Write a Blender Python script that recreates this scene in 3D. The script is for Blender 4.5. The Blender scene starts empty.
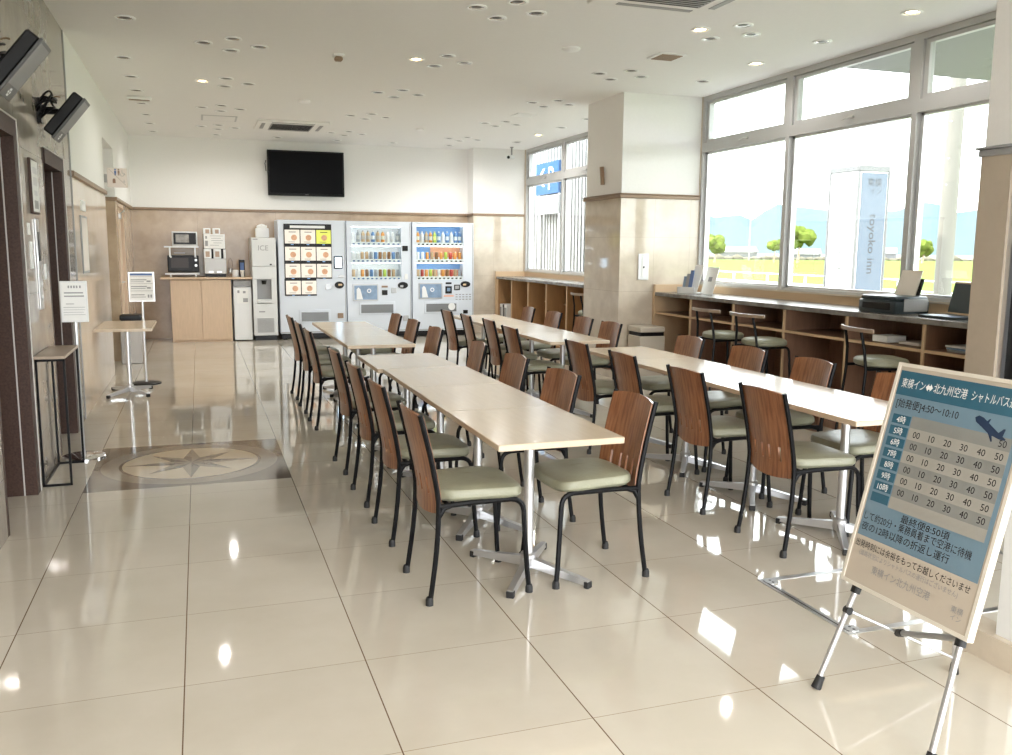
import bpy, bmesh, math, random
from mathutils import Vector, Matrix
V = Vector
PI = math.pi
random.seed(7)
scene = bpy.context.scene
COL = scene.collection

# ------------------------------------------------------------------ camera
cam_d = bpy.data.cameras.new('camera'); cam = bpy.data.objects.new('camera', cam_d); COL.objects.link(cam)
cam_d.sensor_width = 36; cam_d.lens = 886.06 / 1012 * 36; cam_d.clip_start = .05; cam_d.clip_end = 3000
yaw, pitch, roll = .332011, -.143810, .0077436
fw = V((math.sin(yaw) * math.cos(pitch), math.cos(yaw) * math.cos(pitch), math.sin(pitch)))
rt = V((math.cos(yaw), -math.sin(yaw), 0)); up = rt.cross(fw)
r2 = math.cos(roll) * rt + math.sin(roll) * up; u2 = -math.sin(roll) * rt + math.cos(roll) * up
M = Matrix((r2, u2, -fw)).transposed().to_4x4(); M.translation = (0, 0, 1.437)
cam.matrix_world = M
scene.camera = cam
scene.view_settings.view_transform = 'Standard'; scene.view_settings.look = 'None'
scene.view_settings.gamma = 1; scene.view_settings.use_curve_mapping = False
scene.view_settings.exposure = 2.86
scene.cycles.diffuse_bounces = 8; scene.cycles.max_bounces = 14; scene.cycles.transparent_max_bounces = 12

# ------------------------------------------------------------------ sky, sun, portals
w = bpy.data.worlds.new('sky'); scene.world = w; w.use_nodes = True
nt = w.node_tree; bg = nt.nodes['Background']
tc = nt.nodes.new('ShaderNodeTexCoord'); sp = nt.nodes.new('ShaderNodeSeparateXYZ'); rp = nt.nodes.new('ShaderNodeValToRGB')
nt.links.new(tc.outputs['Generated'], sp.inputs[0]); nt.links.new(sp.outputs['Z'], rp.inputs[0]); nt.links.new(rp.outputs[0], bg.inputs[0])
rp.color_ramp.elements[0].position = 0; rp.color_ramp.elements[0].color = (.965, .985, 1, 1)
rp.color_ramp.elements[1].position = .6; rp.color_ramp.elements[1].color = (.90, .95, 1, 1)
bg.inputs[1].default_value = 1.5
sun_d = bpy.data.lights.new('sun', 'SUN'); sun_d.energy = 1.2; sun_d.angle = .02; sun_d.color = (1, .95, .86)
sun = bpy.data.objects.new('sun', sun_d); COL.objects.link(sun); sun.location = (-20, 10, 30)
sun.rotation_euler = V((.62, -.30, -.72)).to_track_quat('-Z', 'Y').to_euler()


def fill_lamp(name, loc, sx, sy, e, col):
    l = bpy.data.lights.new(name, 'AREA'); l.shape = 'RECTANGLE'; l.size = sx; l.size_y = sy; l.energy = e; l.color = col
    o = bpy.data.objects.new(name, l); COL.objects.link(o); o.location = loc


fill_lamp('unseen_fill_light', (1.2, -1.2, 3.08), 3.0, 1.6, 14, (1, .86, .70))  # added unseen warm lamp behind the camera, brightens the near room
for x_, y_, e_ in ((.33, 13.55, 9), (3.94, 11.73, 10), (3.94, 13.55, 12), (4.84, 12.64, 5), (.105, 9.91, 4), (4.84, 7.16, 3), (4.84, 5.29, 3)):  # strong spots are fill added at unlit clusters; weak ones sit at lit downlights
    l_ = bpy.data.lights.new('downlight_and_fill_lamp', 'SPOT'); l_.energy = e_; l_.spot_size = 2.9; l_.spot_blend = .6; l_.shadow_soft_size = .035; l_.color = (1, .97, .93)
    o_ = bpy.data.objects.new('downlight_and_fill_lamp', l_); COL.objects.link(o_); o_.location = (x_, y_, 3.10)


def portal(name, loc, sx, sy, d):
    l = bpy.data.lights.new(name, 'AREA'); l.shape = 'RECTANGLE'; l.size = sx; l.size_y = sy; l.cycles.is_portal = True
    o = bpy.data.objects.new(name, l); COL.objects.link(o); o.location = loc
    o.rotation_euler = V(d).to_track_quat('-Z', 'Z').to_euler()


portal('portal_near_window', (5.6, 6.55, 2.05), 4.9, 2.1, (-1, 0, 0))
portal('portal_far_window', (5.6, 12.1, 2.05), 5.0, 2.1, (-1, 0, 0))
portal('portal_entrance', (2.2, -3.0, 1.55), 6.2, 3.1, (0, 1, 0))


# ------------------------------------------------------------------ materials
def mat(name, col, rough=.5, metal=0, spec=.5, emit=None, es=1, coat=0, var=0, vscale=6, bump=0, bscale=80, stretch=None, col2=None, alpha=1):
    m = bpy.data.materials.new(name); m.use_nodes = True; n = m.node_tree.nodes; L = m.node_tree.links
    b = n['Principled BSDF']
    b.inputs['Base Color'].default_value = (*col, 1); b.inputs['Roughness'].default_value = rough
    b.inputs['Metallic'].default_value = metal; b.inputs['Specular IOR Level'].default_value = spec
    b.inputs['Coat Weight'].default_value = coat; b.inputs['Coat Roughness'].default_value = .06
    if emit: b.inputs['Emission Color'].default_value = (*emit, 1); b.inputs['Emission Strength'].default_value = es
    if var or bump or col2:
        t = n.new('ShaderNodeTexCoord'); mp = n.new('ShaderNodeMapping'); L.new(t.outputs['Object'], mp.inputs[0])
        if stretch: mp.inputs['Scale'].default_value = stretch
        nz = n.new('ShaderNodeTexNoise'); L.new(mp.outputs[0], nz.inputs[0]); nz.inputs['Scale'].default_value = vscale
        nz.inputs['Detail'].default_value = 6; nz.inputs['Roughness'].default_value = .62
        r = n.new('ShaderNodeValToRGB'); L.new(nz.outputs[0], r.inputs[0])
        c2 = col2 if col2 else tuple(c * (1 - var) for c in col)
        r.color_ramp.elements[0].position = .35; r.color_ramp.elements[0].color = (*c2, 1)
        r.color_ramp.elements[1].position = .65; r.color_ramp.elements[1].color = (*col, 1)
        if var or col2: L.new(r.outputs[0], b.inputs['Base Color'])
        if bump:
            nb = n.new('ShaderNodeTexNoise'); L.new(mp.outputs[0], nb.inputs[0]); nb.inputs['Scale'].default_value = bscale
            bp = n.new('ShaderNodeBump'); bp.inputs['Strength'].default_value = bump; bp.inputs['Distance'].default_value = .01
            L.new(nb.outputs[0], bp.inputs['Height']); L.new(bp.outputs[0], b.inputs['Normal'])
    return m


def tiled(name, ca, cb, ox, px, oy, py, axes, grout, gw, rough, gcol2=None, gw2=None, vscale=3, tv=.04, spec=.5, vein=None):
    """polished tile: a two-axis joint grid over a mottled stone"""
    m = bpy.data.materials.new(name); m.use_nodes = True; n = m.node_tree.nodes; L = m.node_tree.links
    b = n['Principled BSDF']; b.inputs['Roughness'].default_value = rough; b.inputs['Specular IOR Level'].default_value = spec
    g = n.new('ShaderNodeNewGeometry'); s = n.new('ShaderNodeSeparateXYZ'); L.new(g.outputs['Position'], s.inputs[0])

    def mth(op, a, bb=None):
        k = n.new('ShaderNodeMath'); k.operation = op
        for i, v in enumerate((a, bb)):
            if v is None: continue
            if isinstance(v, (int, float)): k.inputs[i].default_value = v
            else: L.new(v, k.inputs[i])
        return k.outputs[0]

    def joint(axis, o, p, wd):
        q = mth('DIVIDE', mth('SUBTRACT', s.outputs[axis], o), p)
        f = mth('FRACT', q); d = mth('MINIMUM', f, mth('SUBTRACT', 1, f))
        return mth('LESS_THAN', d, wd / p / 2), mth('FLOOR', q)
    j1, i1 = joint(axes[0], ox, px, gw); j2, i2 = joint(axes[1], oy, py, gw2 or gw)
    nz = n.new('ShaderNodeTexNoise'); L.new(g.outputs['Position'], nz.inputs[0]); nz.inputs['Scale'].default_value = vscale
    nz.inputs['Detail'].default_value = 8; nz.inputs['Roughness'].default_value = .6
    r = n.new('ShaderNodeValToRGB'); L.new(nz.outputs[0], r.inputs[0])
    r.color_ramp.elements[0].position = .36; r.color_ramp.elements[0].color = (*ca, 1)
    r.color_ramp.elements[1].position = .64; r.color_ramp.elements[1].color = (*cb, 1)
    cv = n.new('ShaderNodeCombineXYZ'); L.new(i1, cv.inputs[0]); L.new(i2, cv.inputs[1])
    wn = n.new('ShaderNodeTexWhiteNoise'); L.new(cv.outputs[0], wn.inputs[0])
    hs = n.new('ShaderNodeHueSaturation'); L.new(r.outputs[0], hs.inputs['Color'])
    L.new(mth('ADD', mth('MULTIPLY', wn.outputs[0], tv), 1 - tv / 2), hs.inputs['Value'])
    out = hs.outputs[0]
    for j, gc in ((j2, gcol2 or grout), (j1, grout)):
        mx = n.new('ShaderNodeMix'); mx.data_type = 'RGBA'; L.new(j, mx.inputs[0]); L.new(out, mx.inputs[6]); mx.inputs[7].default_value = (*gc, 1); out = mx.outputs[2]
    L.new(out, b.inputs['Base Color'])
    return m


def glass_mat(name, tint=(.97, .99, .98), k=.9):
    m = bpy.data.materials.new(name); m.use_nodes = True; n = m.node_tree.nodes; L = m.node_tree.links
    n.remove(n['Principled BSDF']); o = n['Material Output']
    t = n.new('ShaderNodeBsdfTransparent'); t.inputs[0].default_value = (*tint, 1)
    g = n.new('ShaderNodeBsdfGlossy'); g.inputs['Roughness'].default_value = .01
    f = n.new('ShaderNodeFresnel'); f.inputs[0].default_value = 1.45
    mu = n.new('ShaderNodeMath'); mu.operation = 'MULTIPLY'; mu.inputs[1].default_value = k; L.new(f.outputs[0], mu.inputs[0])
    x = n.new('ShaderNodeMixShader'); L.new(mu.outputs[0], x.inputs[0]); L.new(t.outputs[0], x.inputs[1]); L.new(g.outputs[0], x.inputs[2]); L.new(x.outputs[0], o.inputs[0])
    return m


m_floor = tiled('floor_tile', (.60, .55, .46), (.66, .61, .525), -.7002, .6, 2.9438, .60562, ('X', 'Y'), (.16, .10, .06), .0042, .045, (.34, .27, .19), .0028, vscale=1.6, tv=.05, spec=.75)
m_white = mat('white_wallpaper', (.87, .86, .835), .8, var=.02, vscale=40)
m_ceil = mat('ceiling_board', (.88, .872, .85), .85, var=.015, vscale=30)
m_stone = tiled('brown_wall_stone', (.40, .29, .19), (.50, .38, .26), 0, 1.2, 0, 1.01, ('X', 'Z'), (.30, .22, .15), .003, .2, vscale=3.5, tv=.05)
m_stone_l = tiled('beige_polished_wall_tile', (.72, .61, .49), (.78, .67, .56), 8.15, .9, .42, .4, ('Y', 'Z'), (.75, .66, .54), .004, .06, vscale=3, tv=.07)
m_stone_p = tiled('beige_pillar_tile', (.58, .50, .40), (.68, .60, .49), 4.35, .45, .38, .6, ('X', 'Z'), (.45, .36, .27), .003, .06, vscale=5, tv=.05)
m_marb = tiled('grey_polished_stone', (.27, .235, .20), (.36, .32, .275), 4.82, .9, .3, .85, ('Y', 'Z'), (.2, .17, .14), .003, .10, vscale=4, tv=.05, spec=.4)
m_darkst = mat('dark_brown_granite', (.075, .042, .032), .45, var=.4, vscale=90, spec=.3)
m_rail = mat('brown_wall_rail', (.30, .20, .125), .35, var=.1)
m_elev = mat('bronze_elevator_door', (.12, .09, .07), .3, .6)
m_steel = mat('satin_steel', (.62, .62, .62), .28, .9)
m_chrome = mat('chrome', (.75, .75, .76), .12, 1)
m_alu = mat('grey_window_aluminium', (.54, .54, .535), .42, .2)
m_alu2 = mat('silver_tube', (.66, .66, .67), .3, .8)
m_glass = glass_mat('window_glass', k=.2)
m_clear = glass_mat('display_glass', k=.35)
m_black = mat('black_painted_tube', (.004, .004, .005), .38, spec=.16)
m_rubber = mat('black_rubber', (.015, .015, .016), .6)
m_blackp = mat('black_plastic', (.010, .010, .011), .35, spec=.25)
m_screen = mat('black_glossy_screen', (.003, .003, .004), .3, spec=.08)
m_greyp = mat('grey_plastic', (.32, .32, .32), .4)
m_whitep = mat('white_plastic', (.80, .81, .81), .35)
m_paper = mat('white_paper', (.86, .86, .84), .6)
m_cream = mat('cream_paper', (.80, .74, .66), .5)
m_chairwood = mat('cherry_veneer', (.39, .17, .075), .3, col2=(.19, .07, .03), vscale=5, stretch=(1, 14, 1.2), coat=.35)
m_seat = mat('sage_vinyl', (.29, .29, .205), .38, var=.16, vscale=9, bump=.15, bscale=120)
m_table = mat('maple_laminate', (.64, .52, .385), .18, var=.05, vscale=4, stretch=(12, 1.2, 12))
m_tedge = mat('maple_edge', (.58, .42, .25), .35)
m_cab = mat('light_oak_panel', (.66, .49, .335), .4, var=.09, vscale=5, stretch=(14, 14, 1.4))
m_shelfw = mat('orange_brown_shelf_board', (.42, .235, .105), .45, var=.15, vscale=5, stretch=(8, 8, 1.2))
m_shelfe = mat('light_shelf_edge', (.62, .44, .27), .4)
m_shelfd = mat('red_brown_shelf_board', (.30, .17, .11), .45, var=.2, vscale=5, stretch=(8, 8, 1.2))
m_ctop = mat('grey_marbled_worktop', (.27, .26, .245), .25, col2=(.13, .12, .11), vscale=7)
m_text = mat('black_print', (.03, .03, .035), .6)
m_gtext = mat('grey_print', (.32, .32, .33), .6)
m_btext = mat('blue_print', (.10, .17, .38), .6)
m_wtext = mat('white_print', (.85, .87, .87), .6)


# ------------------------------------------------------------------ mesh building
class MB:
    def __init__(s): s.bm = bmesh.new(); s.mi = 0

    def m(s, i): s.mi = i; return s

    def _fin(s, faces):
        for f in faces: f.material_index = s.mi

    def box(s, a, b, bev=0, seg=1, rot=None, piv=None):
        a, b = [min(p, q) for p, q in zip(a, b)], [max(p, q) for p, q in zip(a, b)]
        r = bmesh.ops.create_cube(s.bm, size=1); vs = r['verts']
        c = [(p + q) / 2 for p, q in zip(a, b)]; d = [max(q - p, 1e-5) for p, q in zip(a, b)]
        for v in vs: v.co = V((v.co.x * d[0] + c[0], v.co.y * d[1] + c[1], v.co.z * d[2] + c[2]))
        fs = list({f for v in vs for f in v.link_faces})
        if bev:
            es = list({e for v in vs for e in v.link_edges})
            g = bmesh.ops.bevel(s.bm, geom=es, offset=bev, segments=seg, affect='EDGES', profile=.5)
            vs = list({v for f in g['faces'] for v in f.verts} | {v for v in vs if v.is_valid})
            fs = list({f for v in vs for f in v.link_faces})
        if rot is not None:
            p = V(piv) if piv is not None else V(c)
            for v in vs: v.co = rot @ (v.co - p) + p
        s._fin(fs); return s

    def tube(s, pts, r, seg=8, cap=True, closed=False):
        pts = [V(p) for p in pts]; n = len(pts); rs = r if isinstance(r, (list, tuple)) else [r] * n
        rings = []; ref = None
        for i, p in enumerate(pts):
            if closed: t = (pts[(i + 1) % n] - pts[i - 1])
            else: t = (pts[min(i + 1, n - 1)] - pts[max(i - 1, 0)])
            t.normalize()
            if ref is None:
                ref = V((0, 0, 1)) if abs(t.z) < .9 else V((1, 0, 0))
            x = (ref - ref.dot(t) * t).normalized(); ref = x; y = t.cross(x)
            rings.append([s.bm.verts.new(p + rs[i] * (math.cos(2 * PI * k / seg) * x + math.sin(2 * PI * k / seg) * y)) for k in range(seg)])
        fs = []
        for i in range(n if closed else n - 1):
            a, b = rings[i], rings[(i + 1) % n]
            for k in range(seg): fs.append(s.bm.faces.new((a[k], a[(k + 1) % seg], b[(k + 1) % seg], b[k])))
        if cap and not closed:
            fs.append(s.bm.faces.new(rings[0][::-1])); fs.append(s.bm.faces.new(rings[-1]))
        s._fin(fs); return s

    def lathe(s, prof, c=(0, 0, 0), seg=20, ax=(0, 0, 1), sy=1.0):
        q = V(ax).to_track_quat('Z', 'Y'); c = V(c); rings = []
        for r, z in prof:
            if r < 1e-6: rings.append([s.bm.verts.new(c + q @ V((0, 0, z)))])
            else: rings.append([s.bm.verts.new(c + q @ V((r * math.cos(2 * PI * k / seg), sy * r * math.sin(2 * PI * k / seg), z))) for k in range(seg)])
        fs = []
        for a, b in zip(rings, rings[1:]):
            for k in range(seg):
                k2 = (k + 1) % seg
                if len(a) == 1 and len(b) == 1: continue
                if len(a) == 1: fs.append(s.bm.faces.new((a[0], b[k2], b[k])))
                elif len(b) == 1: fs.append(s.bm.faces.new((a[k], a[k2], b[0])))
                else: fs.append(s.bm.faces.new((a[k], a[k2], b[k2], b[k])))
        s._fin(fs); return s

    def prism(s, poly, o, u, v, d):
        """polygon in plane (u,v) through o, extruded by vector d"""
        o, u, v, d = V(o), V(u), V(v), V(d)
        a = [s.bm.verts.new(o + u * x + v * y) for x, y in poly]; b = [s.bm.verts.new(p.co + d) for p in a]
        fs = [s.bm.faces.new(a[::-1]), s.bm.faces.new(b)]
        for i in range(len(a)): j = (i + 1) % len(a); fs.append(s.bm.faces.new((a[i], a[j], b[j], b[i])))
        s._fin(fs); return s

    def loft(s, rings, cap=True):
        R = [[s.bm.verts.new(V(p)) for p in ring] for ring in rings]; fs = []; n = len(R[0])
        for a, b in zip(R, R[1:]):
            for k in range(n): fs.append(s.bm.faces.new((a[k], a[(k + 1) % n], b[(k + 1) % n], b[k])))
        if cap: fs.append(s.bm.faces.new(R[0][::-1])); fs.append(s.bm.faces.new(R[-1]))
        s._fin(fs); return s

    def text(s, body, o, u, v, size=None, width=None, align='L', spacing=1.0, lift=0):
        c = bpy.data.curves.new('t', 'FONT'); c.body = body; c.resolution_u = 3; c.space_character = spacing
        ob = bpy.data.objects.new('t', c); COL.objects.link(ob)
        me = bpy.data.meshes.new_from_object(ob.evaluated_get(bpy.context.evaluated_depsgraph_get()))
        bpy.data.objects.remove(ob); bpy.data.curves.remove(c)
        if not me.vertices: return s
        xs = [q.co.x for q in me.vertices]; x0, x1 = min(xs), max(xs); wd = max(x1 - x0, 1e-4)
        sc = size if size else width / wd
        sx = width / wd if width else sc
        off = {'L': -x0, 'C': -(x0 + x1) / 2, 'R': -x1}[align]
        o, u, v = V(o), V(u).normalized(), V(v).normalized(); nn = u.cross(v)
        vs = [s.bm.verts.new(o + u * ((q.co.x + off) * sx) + v * (q.co.y * sc) + nn * lift) for q in me.vertices]
        fs = []
        for p in me.polygons:
            try: fs.append(s.bm.faces.new([vs[i] for i in p.vertices]))
            except ValueError: pass
        s._fin(fs); bpy.data.meshes.remove(me); return s

    def build(s, name, ms, parent=None, smooth=True, kind=None, loc=None):
        bmesh.ops.recalc_face_normals(s.bm, faces=s.bm.faces[:]) if smooth != 'keep' else None
        if smooth:
            for f in s.bm.faces: f.smooth = True
            for e in s.bm.edges:
                if len(e.link_faces) == 2 and e.calc_face_angle(0) > .65: e.smooth = False
        if loc is not None:
            l = V(loc)
            for vv in s.bm.verts: vv.co -= l
        me = bpy.data.meshes.new(name); s.bm.to_mesh(me); s.bm.free()
        for q in (ms if isinstance(ms, (list, tuple)) else [ms]): me.materials.append(q)
        o = bpy.data.objects.new(name, me); COL.objects.link(o)
        if loc is not None: o.location = loc
        if parent: o.parent = parent
        if kind: o['kind'] = kind
        return o


def thing(name, label, cat, loc=(0, 0, 0), rz=0, group=None):
    o = bpy.data.objects.new(name, None); COL.objects.link(o); o.empty_display_size = .1
    o.location = loc; o.rotation_euler = (0, 0, rz); return tag(o, label, cat, group)


def tag(o, label, cat, group=None):
    o['label'] = label; o['category'] = cat
    if group: o['group'] = group
    return o


def struct_empty(name):
    o = bpy.data.objects.new(name, None); COL.objects.link(o); o['kind'] = 'structure'; return o


def box_obj(name, a, b, m, parent=None, bev=0, kind=None, seg=1):
    return MB().box(a, b, bev, seg).build(name, m, parent, kind=kind)


def kids(o): return [c for c in CHILD.get(o.name, [])]


def copy_tree(o, parent=None):
    c = o.copy(); COL.objects.link(c)
    if parent: c.parent = parent
    for ch in list(o.children): copy_tree(ch, c)
    return c


def bez(p0, p1, p2, n=6):
    p0, p1, p2 = V(p0), V(p1), V(p2)
    return [(1 - t) ** 2 * p0 + 2 * t * (1 - t) * p1 + t * t * p2 for t in [i / n for i in range(n + 1)]]


ORD = ['first', 'second', 'third', 'fourth', 'fifth', 'sixth', 'seventh', 'eighth', 'ninth', 'tenth', 'eleventh', 'twelfth']
CE = 3.12
XL, XR, YB = -.95, 5.35, 14.95
YF = -3.0

# ------------------------------------------------------------------ room shell
fl = MB().box((XL - 1.2, YF, -.12), (5.5, YB + .2, 0)).build('floor', m_floor, kind='structure')
MB().box((XL - 1.2, YF, CE), (5.5, YB + .2, CE + .35)).build('ceiling', m_ceil, kind='structure')
ST, WH, TL = 0, 1, 2
b = MB()
T = XL - .25
b.m(0).box((T, YF, 0), (XL, 4.82, CE)).box((T, 5.72, 0), (XL, 6.65, CE)).box((T, 7.55, 0), (XL, 8.05, CE))
b.box((T, 4.82, 2.13), (XL, 5.72, CE)).box((T, 6.65, 2.08), (XL, 7.55, CE))
b.m(2).box((T, 8.05, 0), (XL, 10.85, 2.0))
b.m(1).box((T, 8.05, 2.0), (XL, 10.85, CE)).box((T, 10.85, 2.62), (XL, 12.1, CE)).box((T, 12.1, 2.0), (XL, YB, CE))
b.m(3).box((T, 12.1, 0), (XL, 12.3, 2.0)).box((T, 12.3, 1.98), (XL, 13.22, 2.0)).box((T, 13.22, 0), (XL, YB, 2.0))
b.build('wall_left', [m_marb, m_white, m_stone_l, m_stone], kind='structure')
b = MB()   # the side corridor behind the opening
b.box((XL - 1.25, 10.85, 0), (XL - 1.2, 12.1, CE)).box((XL - 1.2, 10.7, 0), (T, 10.85, CE)).box((XL - 1.2, 12.1, 0), (T, 12.25, CE))
b.build('wall_corridor', m_white, kind='structure')
b = MB(); b.m(0).box((T, YB, 0), (5.5, YB + .2, 2.0)); b.m(1).box((T, YB, 2.0), (5.5, YB + .2, CE))
b.m(2).box((4.43, 14.62, 0), (5.35, YB, 2.0)); b.m(1).box((4.43, 14.62, 2.0), (5.35, YB, CE))
b.build('wall_back', [m_stone, m_white, m_stone_p], kind='structure')
# right hand wall: parapet under the windows, end piers
b = MB(); b.m(0).box((XR, 4.12, 0), (XR + .15, 8.9, 1.05)).box((XR, 9.6, 0), (XR + .15, YB, 1.05)).box((XR, 14.58, 1.05), (XR + .15, YB, CE))
b.box((XR, 8.9, 0), (XR + .15, 9.6, CE)).box((XR - .03, 4.12, 1.05), (XR + .12, 8.9, 1.065)).box((XR - .03, 9.6, 1.05), (XR + .12, 14.58, 1.065))
b.build('wall_right', [m_stone_p], kind='structure')
# structural pillar between the two windows
b = MB(); b.m(0).box((4.38, 8.9, 0), (XR, 9.85, 2.02)); b.m(1).box((4.388, 8.91, 2.02), (XR, 9.84, CE))
b.build('wall_pillar', [m_stone_p, m_white], kind='structure')
# near pier beside the entrance door
m_pier = mat('beige_pier_tile', (.50, .42, .33), .18, var=.08, vscale=5)
b = MB(); b.m(0).box((4.35, 3.91, 0), (XR + .15, 4.12, 2.02)); b.m(1).box((4.36, 3.91, 2.02), (XR + .15, 4.11, CE))
b.build('wall_pier', [m_pier, m_white], kind='structure')
m_hdr = mat('grey_blue_marble', (.30, .31, .31), .15, var=.3, vscale=9)
MB().box((4.36, YF, 2.0), (4.5, 3.91, CE)).build('wall_entrance', m_hdr, kind='structure')
# wall rails
n = [0]


def rail(a, c, m=m_rail):
    n[0] += 1
    bb = MB().box(a, c, .006)
    return bb.build('trim_%d' % n[0], m, kind='structure')


rail((XL, 8.05, 1.995), (XL + .025, 10.85, 2.04)); rail((XL - .002, 12.1, 1.995), (XL + .025, YB, 2.04))
rail((XL - .25, 12.075, 1.99), (XL + .025, 12.1, 2.035))
rail((XL, YB - .025, 1.995), (4.43, YB, 2.035)); rail((4.405, 14.6, 1.995), (XR, 14.62, 2.035)); rail((4.405, 14.6, 1.995), (4.43, YB - .02, 2.035))
rail((4.355, 8.875, 2.0), (XR, 8.9, 2.04)); rail((4.355, 8.9, 2.0), (4.38, 9.87, 2.04)); rail((4.345, 8.865, 2.04), (XR, 8.9, 2.052)); rail((4.345, 8.9, 2.04), (4.38, 9.87, 2.052))
rail((4.335, 3.90, 1.99), (4.36, 4.135, 2.03), m_greyp); rail((4.32, 3.90, 2.03), (4.36, 4.15, 2.045), m_greyp)
# stone / white corner bead
rail((XL, 8.035, 0), (XL + .006, 8.055, CE), m_greyp)


# ------------------------------------------------------------------ windows
def window(i, y0, y1, z0=1.065, zt=2.52, ztop=3.10, post1=.05):
    w = struct_empty('window_%d' % i); x0, x1 = XR + .01, XR + .13
    f = MB().box((x0, y0, zt), (x1, y0 + .05, CE)).box((x0, y1 - .05, zt), (x1, y1, CE)).box((x0, y0, z0), (x1, y0 + .028, zt)).box((x0, y1 - .028, z0), (x1, y1, zt))
    f.box((x0, y0 + .05, ztop - .03), (x1, y1 - .05, CE)).box((x0, y0 + .05, zt), (x1, y1 - .05, zt + .10)).box((x0, y0 + .05, z0), (x1, y1 - .05, z0 + .025))
    f.build('window_frame', m_alu, w)
    a = MB(); q = .045; yy0, yy1, zz0, zz1 = y0 + .055, y1 - .055, zt + .105, ztop - .035
    a.box((x0 + .02, yy0, zz0), (x0 + .07, yy0 + q, zz1)).box((x0 + .02, yy1 - q, zz0), (x0 + .07, yy1, zz1)).box((x0 + .02, yy0 + q, zz0), (x0 + .07, yy1 - q, zz0 + .03)).box((x0 + .02, yy0 + q, zz1 - .03), (x0 + .07, yy1 - q, zz1))
    sa = a.build('upper_sash', m_alu, w)
    MB().box((x0 - .02, (y0 + y1) / 2 - .12, zt + .055), (x0, (y0 + y1) / 2 - .06, zt + .075)).tube([(x0 - .02, (y0 + y1) / 2 - .09, zt + .065), (x0 - .035, (y0 + y1) / 2 - .0, zt + .05)], .006, 6).build('sash_handle', m_steel, sa)
    MB().box((x0 + .04, yy0 + q, zz0 + .03), (x0 + .046, yy1 - q, zz1 - .03)).build('upper_glass', m_glass, w)
    a = MB(); zz0, zz1 = z0 + .025, zt; yy0, yy1 = y0 + .040, y1 - .040
    a.box((x0 + .04, yy0, zz0), (x0 + .09, yy0 + .03, zz1)).box((x0 + .04, yy1 - .03, zz0), (x0 + .09, yy1, zz1)).box((x0 + .04, yy0, zz0), (x0 + .09, yy1, zz0 + .02)).box((x0 + .04, yy0, zz1 - .02), (x0 + .09, yy1, zz1))
    a.build('lower_sash', m_alu2, w)
    MB().box((x0 + .06, yy0 + .03, zz0 + .02), (x0 + .066, yy1 - .03, zz1 - .02)).build('lower_glass', m_glass, w)
    return w


for i, (a, c) in enumerate([(7.36, 8.9), (5.76, 7.36), (4.12, 5.76), (12.95, 14.58), (11.3, 12.95), (9.85, 11.3)]): window(i + 1, a, c)

# ------------------------------------------------------------------ elevators (openings in the left wall)
m_edge = mat('brushed_edge', (.55, .53, .5), .5, .3)


def elevator(i, y0, y1, zt):
    d = struct_empty('door_%d' % i); X = XL - .24
    f = MB(); f.box((X, y1 - .10, 0), (XL + .012, y1, zt)).box((X, y0, 0), (XL + .001, y0 + .04, zt)).box((X, y0 + .04, zt - .10), (XL + .012, y1 - .10, zt))
    f.build('door_frame', m_darkst, d)
    e = MB(); k = .004
    for yy in (y1,): e.box((XL + .012, yy - k, 0), (XL + .017, yy + k, zt))
    e.box((XL + .012, y0, zt - k), (XL + .017, y1, zt + k)); e.box((XL - .060, y1 - .104, 0), (XL - .053, y1 - .10, zt - .10))
    e.build('metal_edge', m_edge, d)
    MB().box((X + .01, y0 + .04, 0), (X + .04, (y0 + y1) / 2 - .002, zt - .10)).build('door_leaf', m_elev, d)
    MB().box((X + .01, (y0 + y1) / 2 + .002, 0), (X + .04, y1 - .10, zt - .10)).build('door_leaf', m_elev, d)


elevator(1, 4.82, 5.72, 2.13); elevator(2, 6.65, 7.55, 2.08)
# restroom side door
d = struct_empty('door_3')
m_doorw = mat('beige_door_panel', (.62, .48, .36), .4)
MB().box((XL - .08, 12.34, .01), (XL - .03, 13.18, 1.94), .003).build('door_leaf', m_doorw, d)
MB().box((T, 12.3, 0), (XL + .01, 12.34, 1.98)).box((T, 13.18, 0), (XL + .01, 13.22, 1.98)).box((T, 12.34, 1.94), (XL + .01, 13.18, 1.98)).build('door_frame', m_doorw, d)
MB().box((XL - .03, 12.40, 1.78), (XL + .03, 12.62, 1.85), .005).tube([(XL + .01, 12.6, 1.85), (XL + .05, 12.8, 1.9)], .008).build('door_closer', m_steel, d)
MB().tube([(XL - .03, 12.44, .98), (XL + .03, 12.44, .98), (XL + .03, 12.55, .98)], .009).box((XL - .03, 12.42, .9), (XL - .024, 12.46, 1.06)).build('door_handle', m_steel, d)

# entrance door in the near right corner
d = struct_empty('door_4'); X = 4.37
MB().box((X, 3.88, 0), (X + .1, 3.91, 2.0)).box((X, 2.4, 1.96), (X + .1, 3.88, 2.0)).box((X, 2.35, 0), (X + .1, 2.4, 2.0)).build('door_frame', m_steel, d)
m_dkglass = mat('dark_tinted_glass', (.02, .03, .04), .08, spec=.4)
MB().box((X + .03, 3.70, 0), (X + .07, 3.88, 1.96)).box((X + .03, 2.4, 0), (X + .07, 2.5, 1.95)).box((X + .03, 2.5, 0), (X + .07, 3.78, .1)).build('door_leaf', m_blackp, d)
MB().box((X + .045, 2.5, .1), (X + .055, 3.78, 1.96)).build('door_glass', m_dkglass, d)
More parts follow.
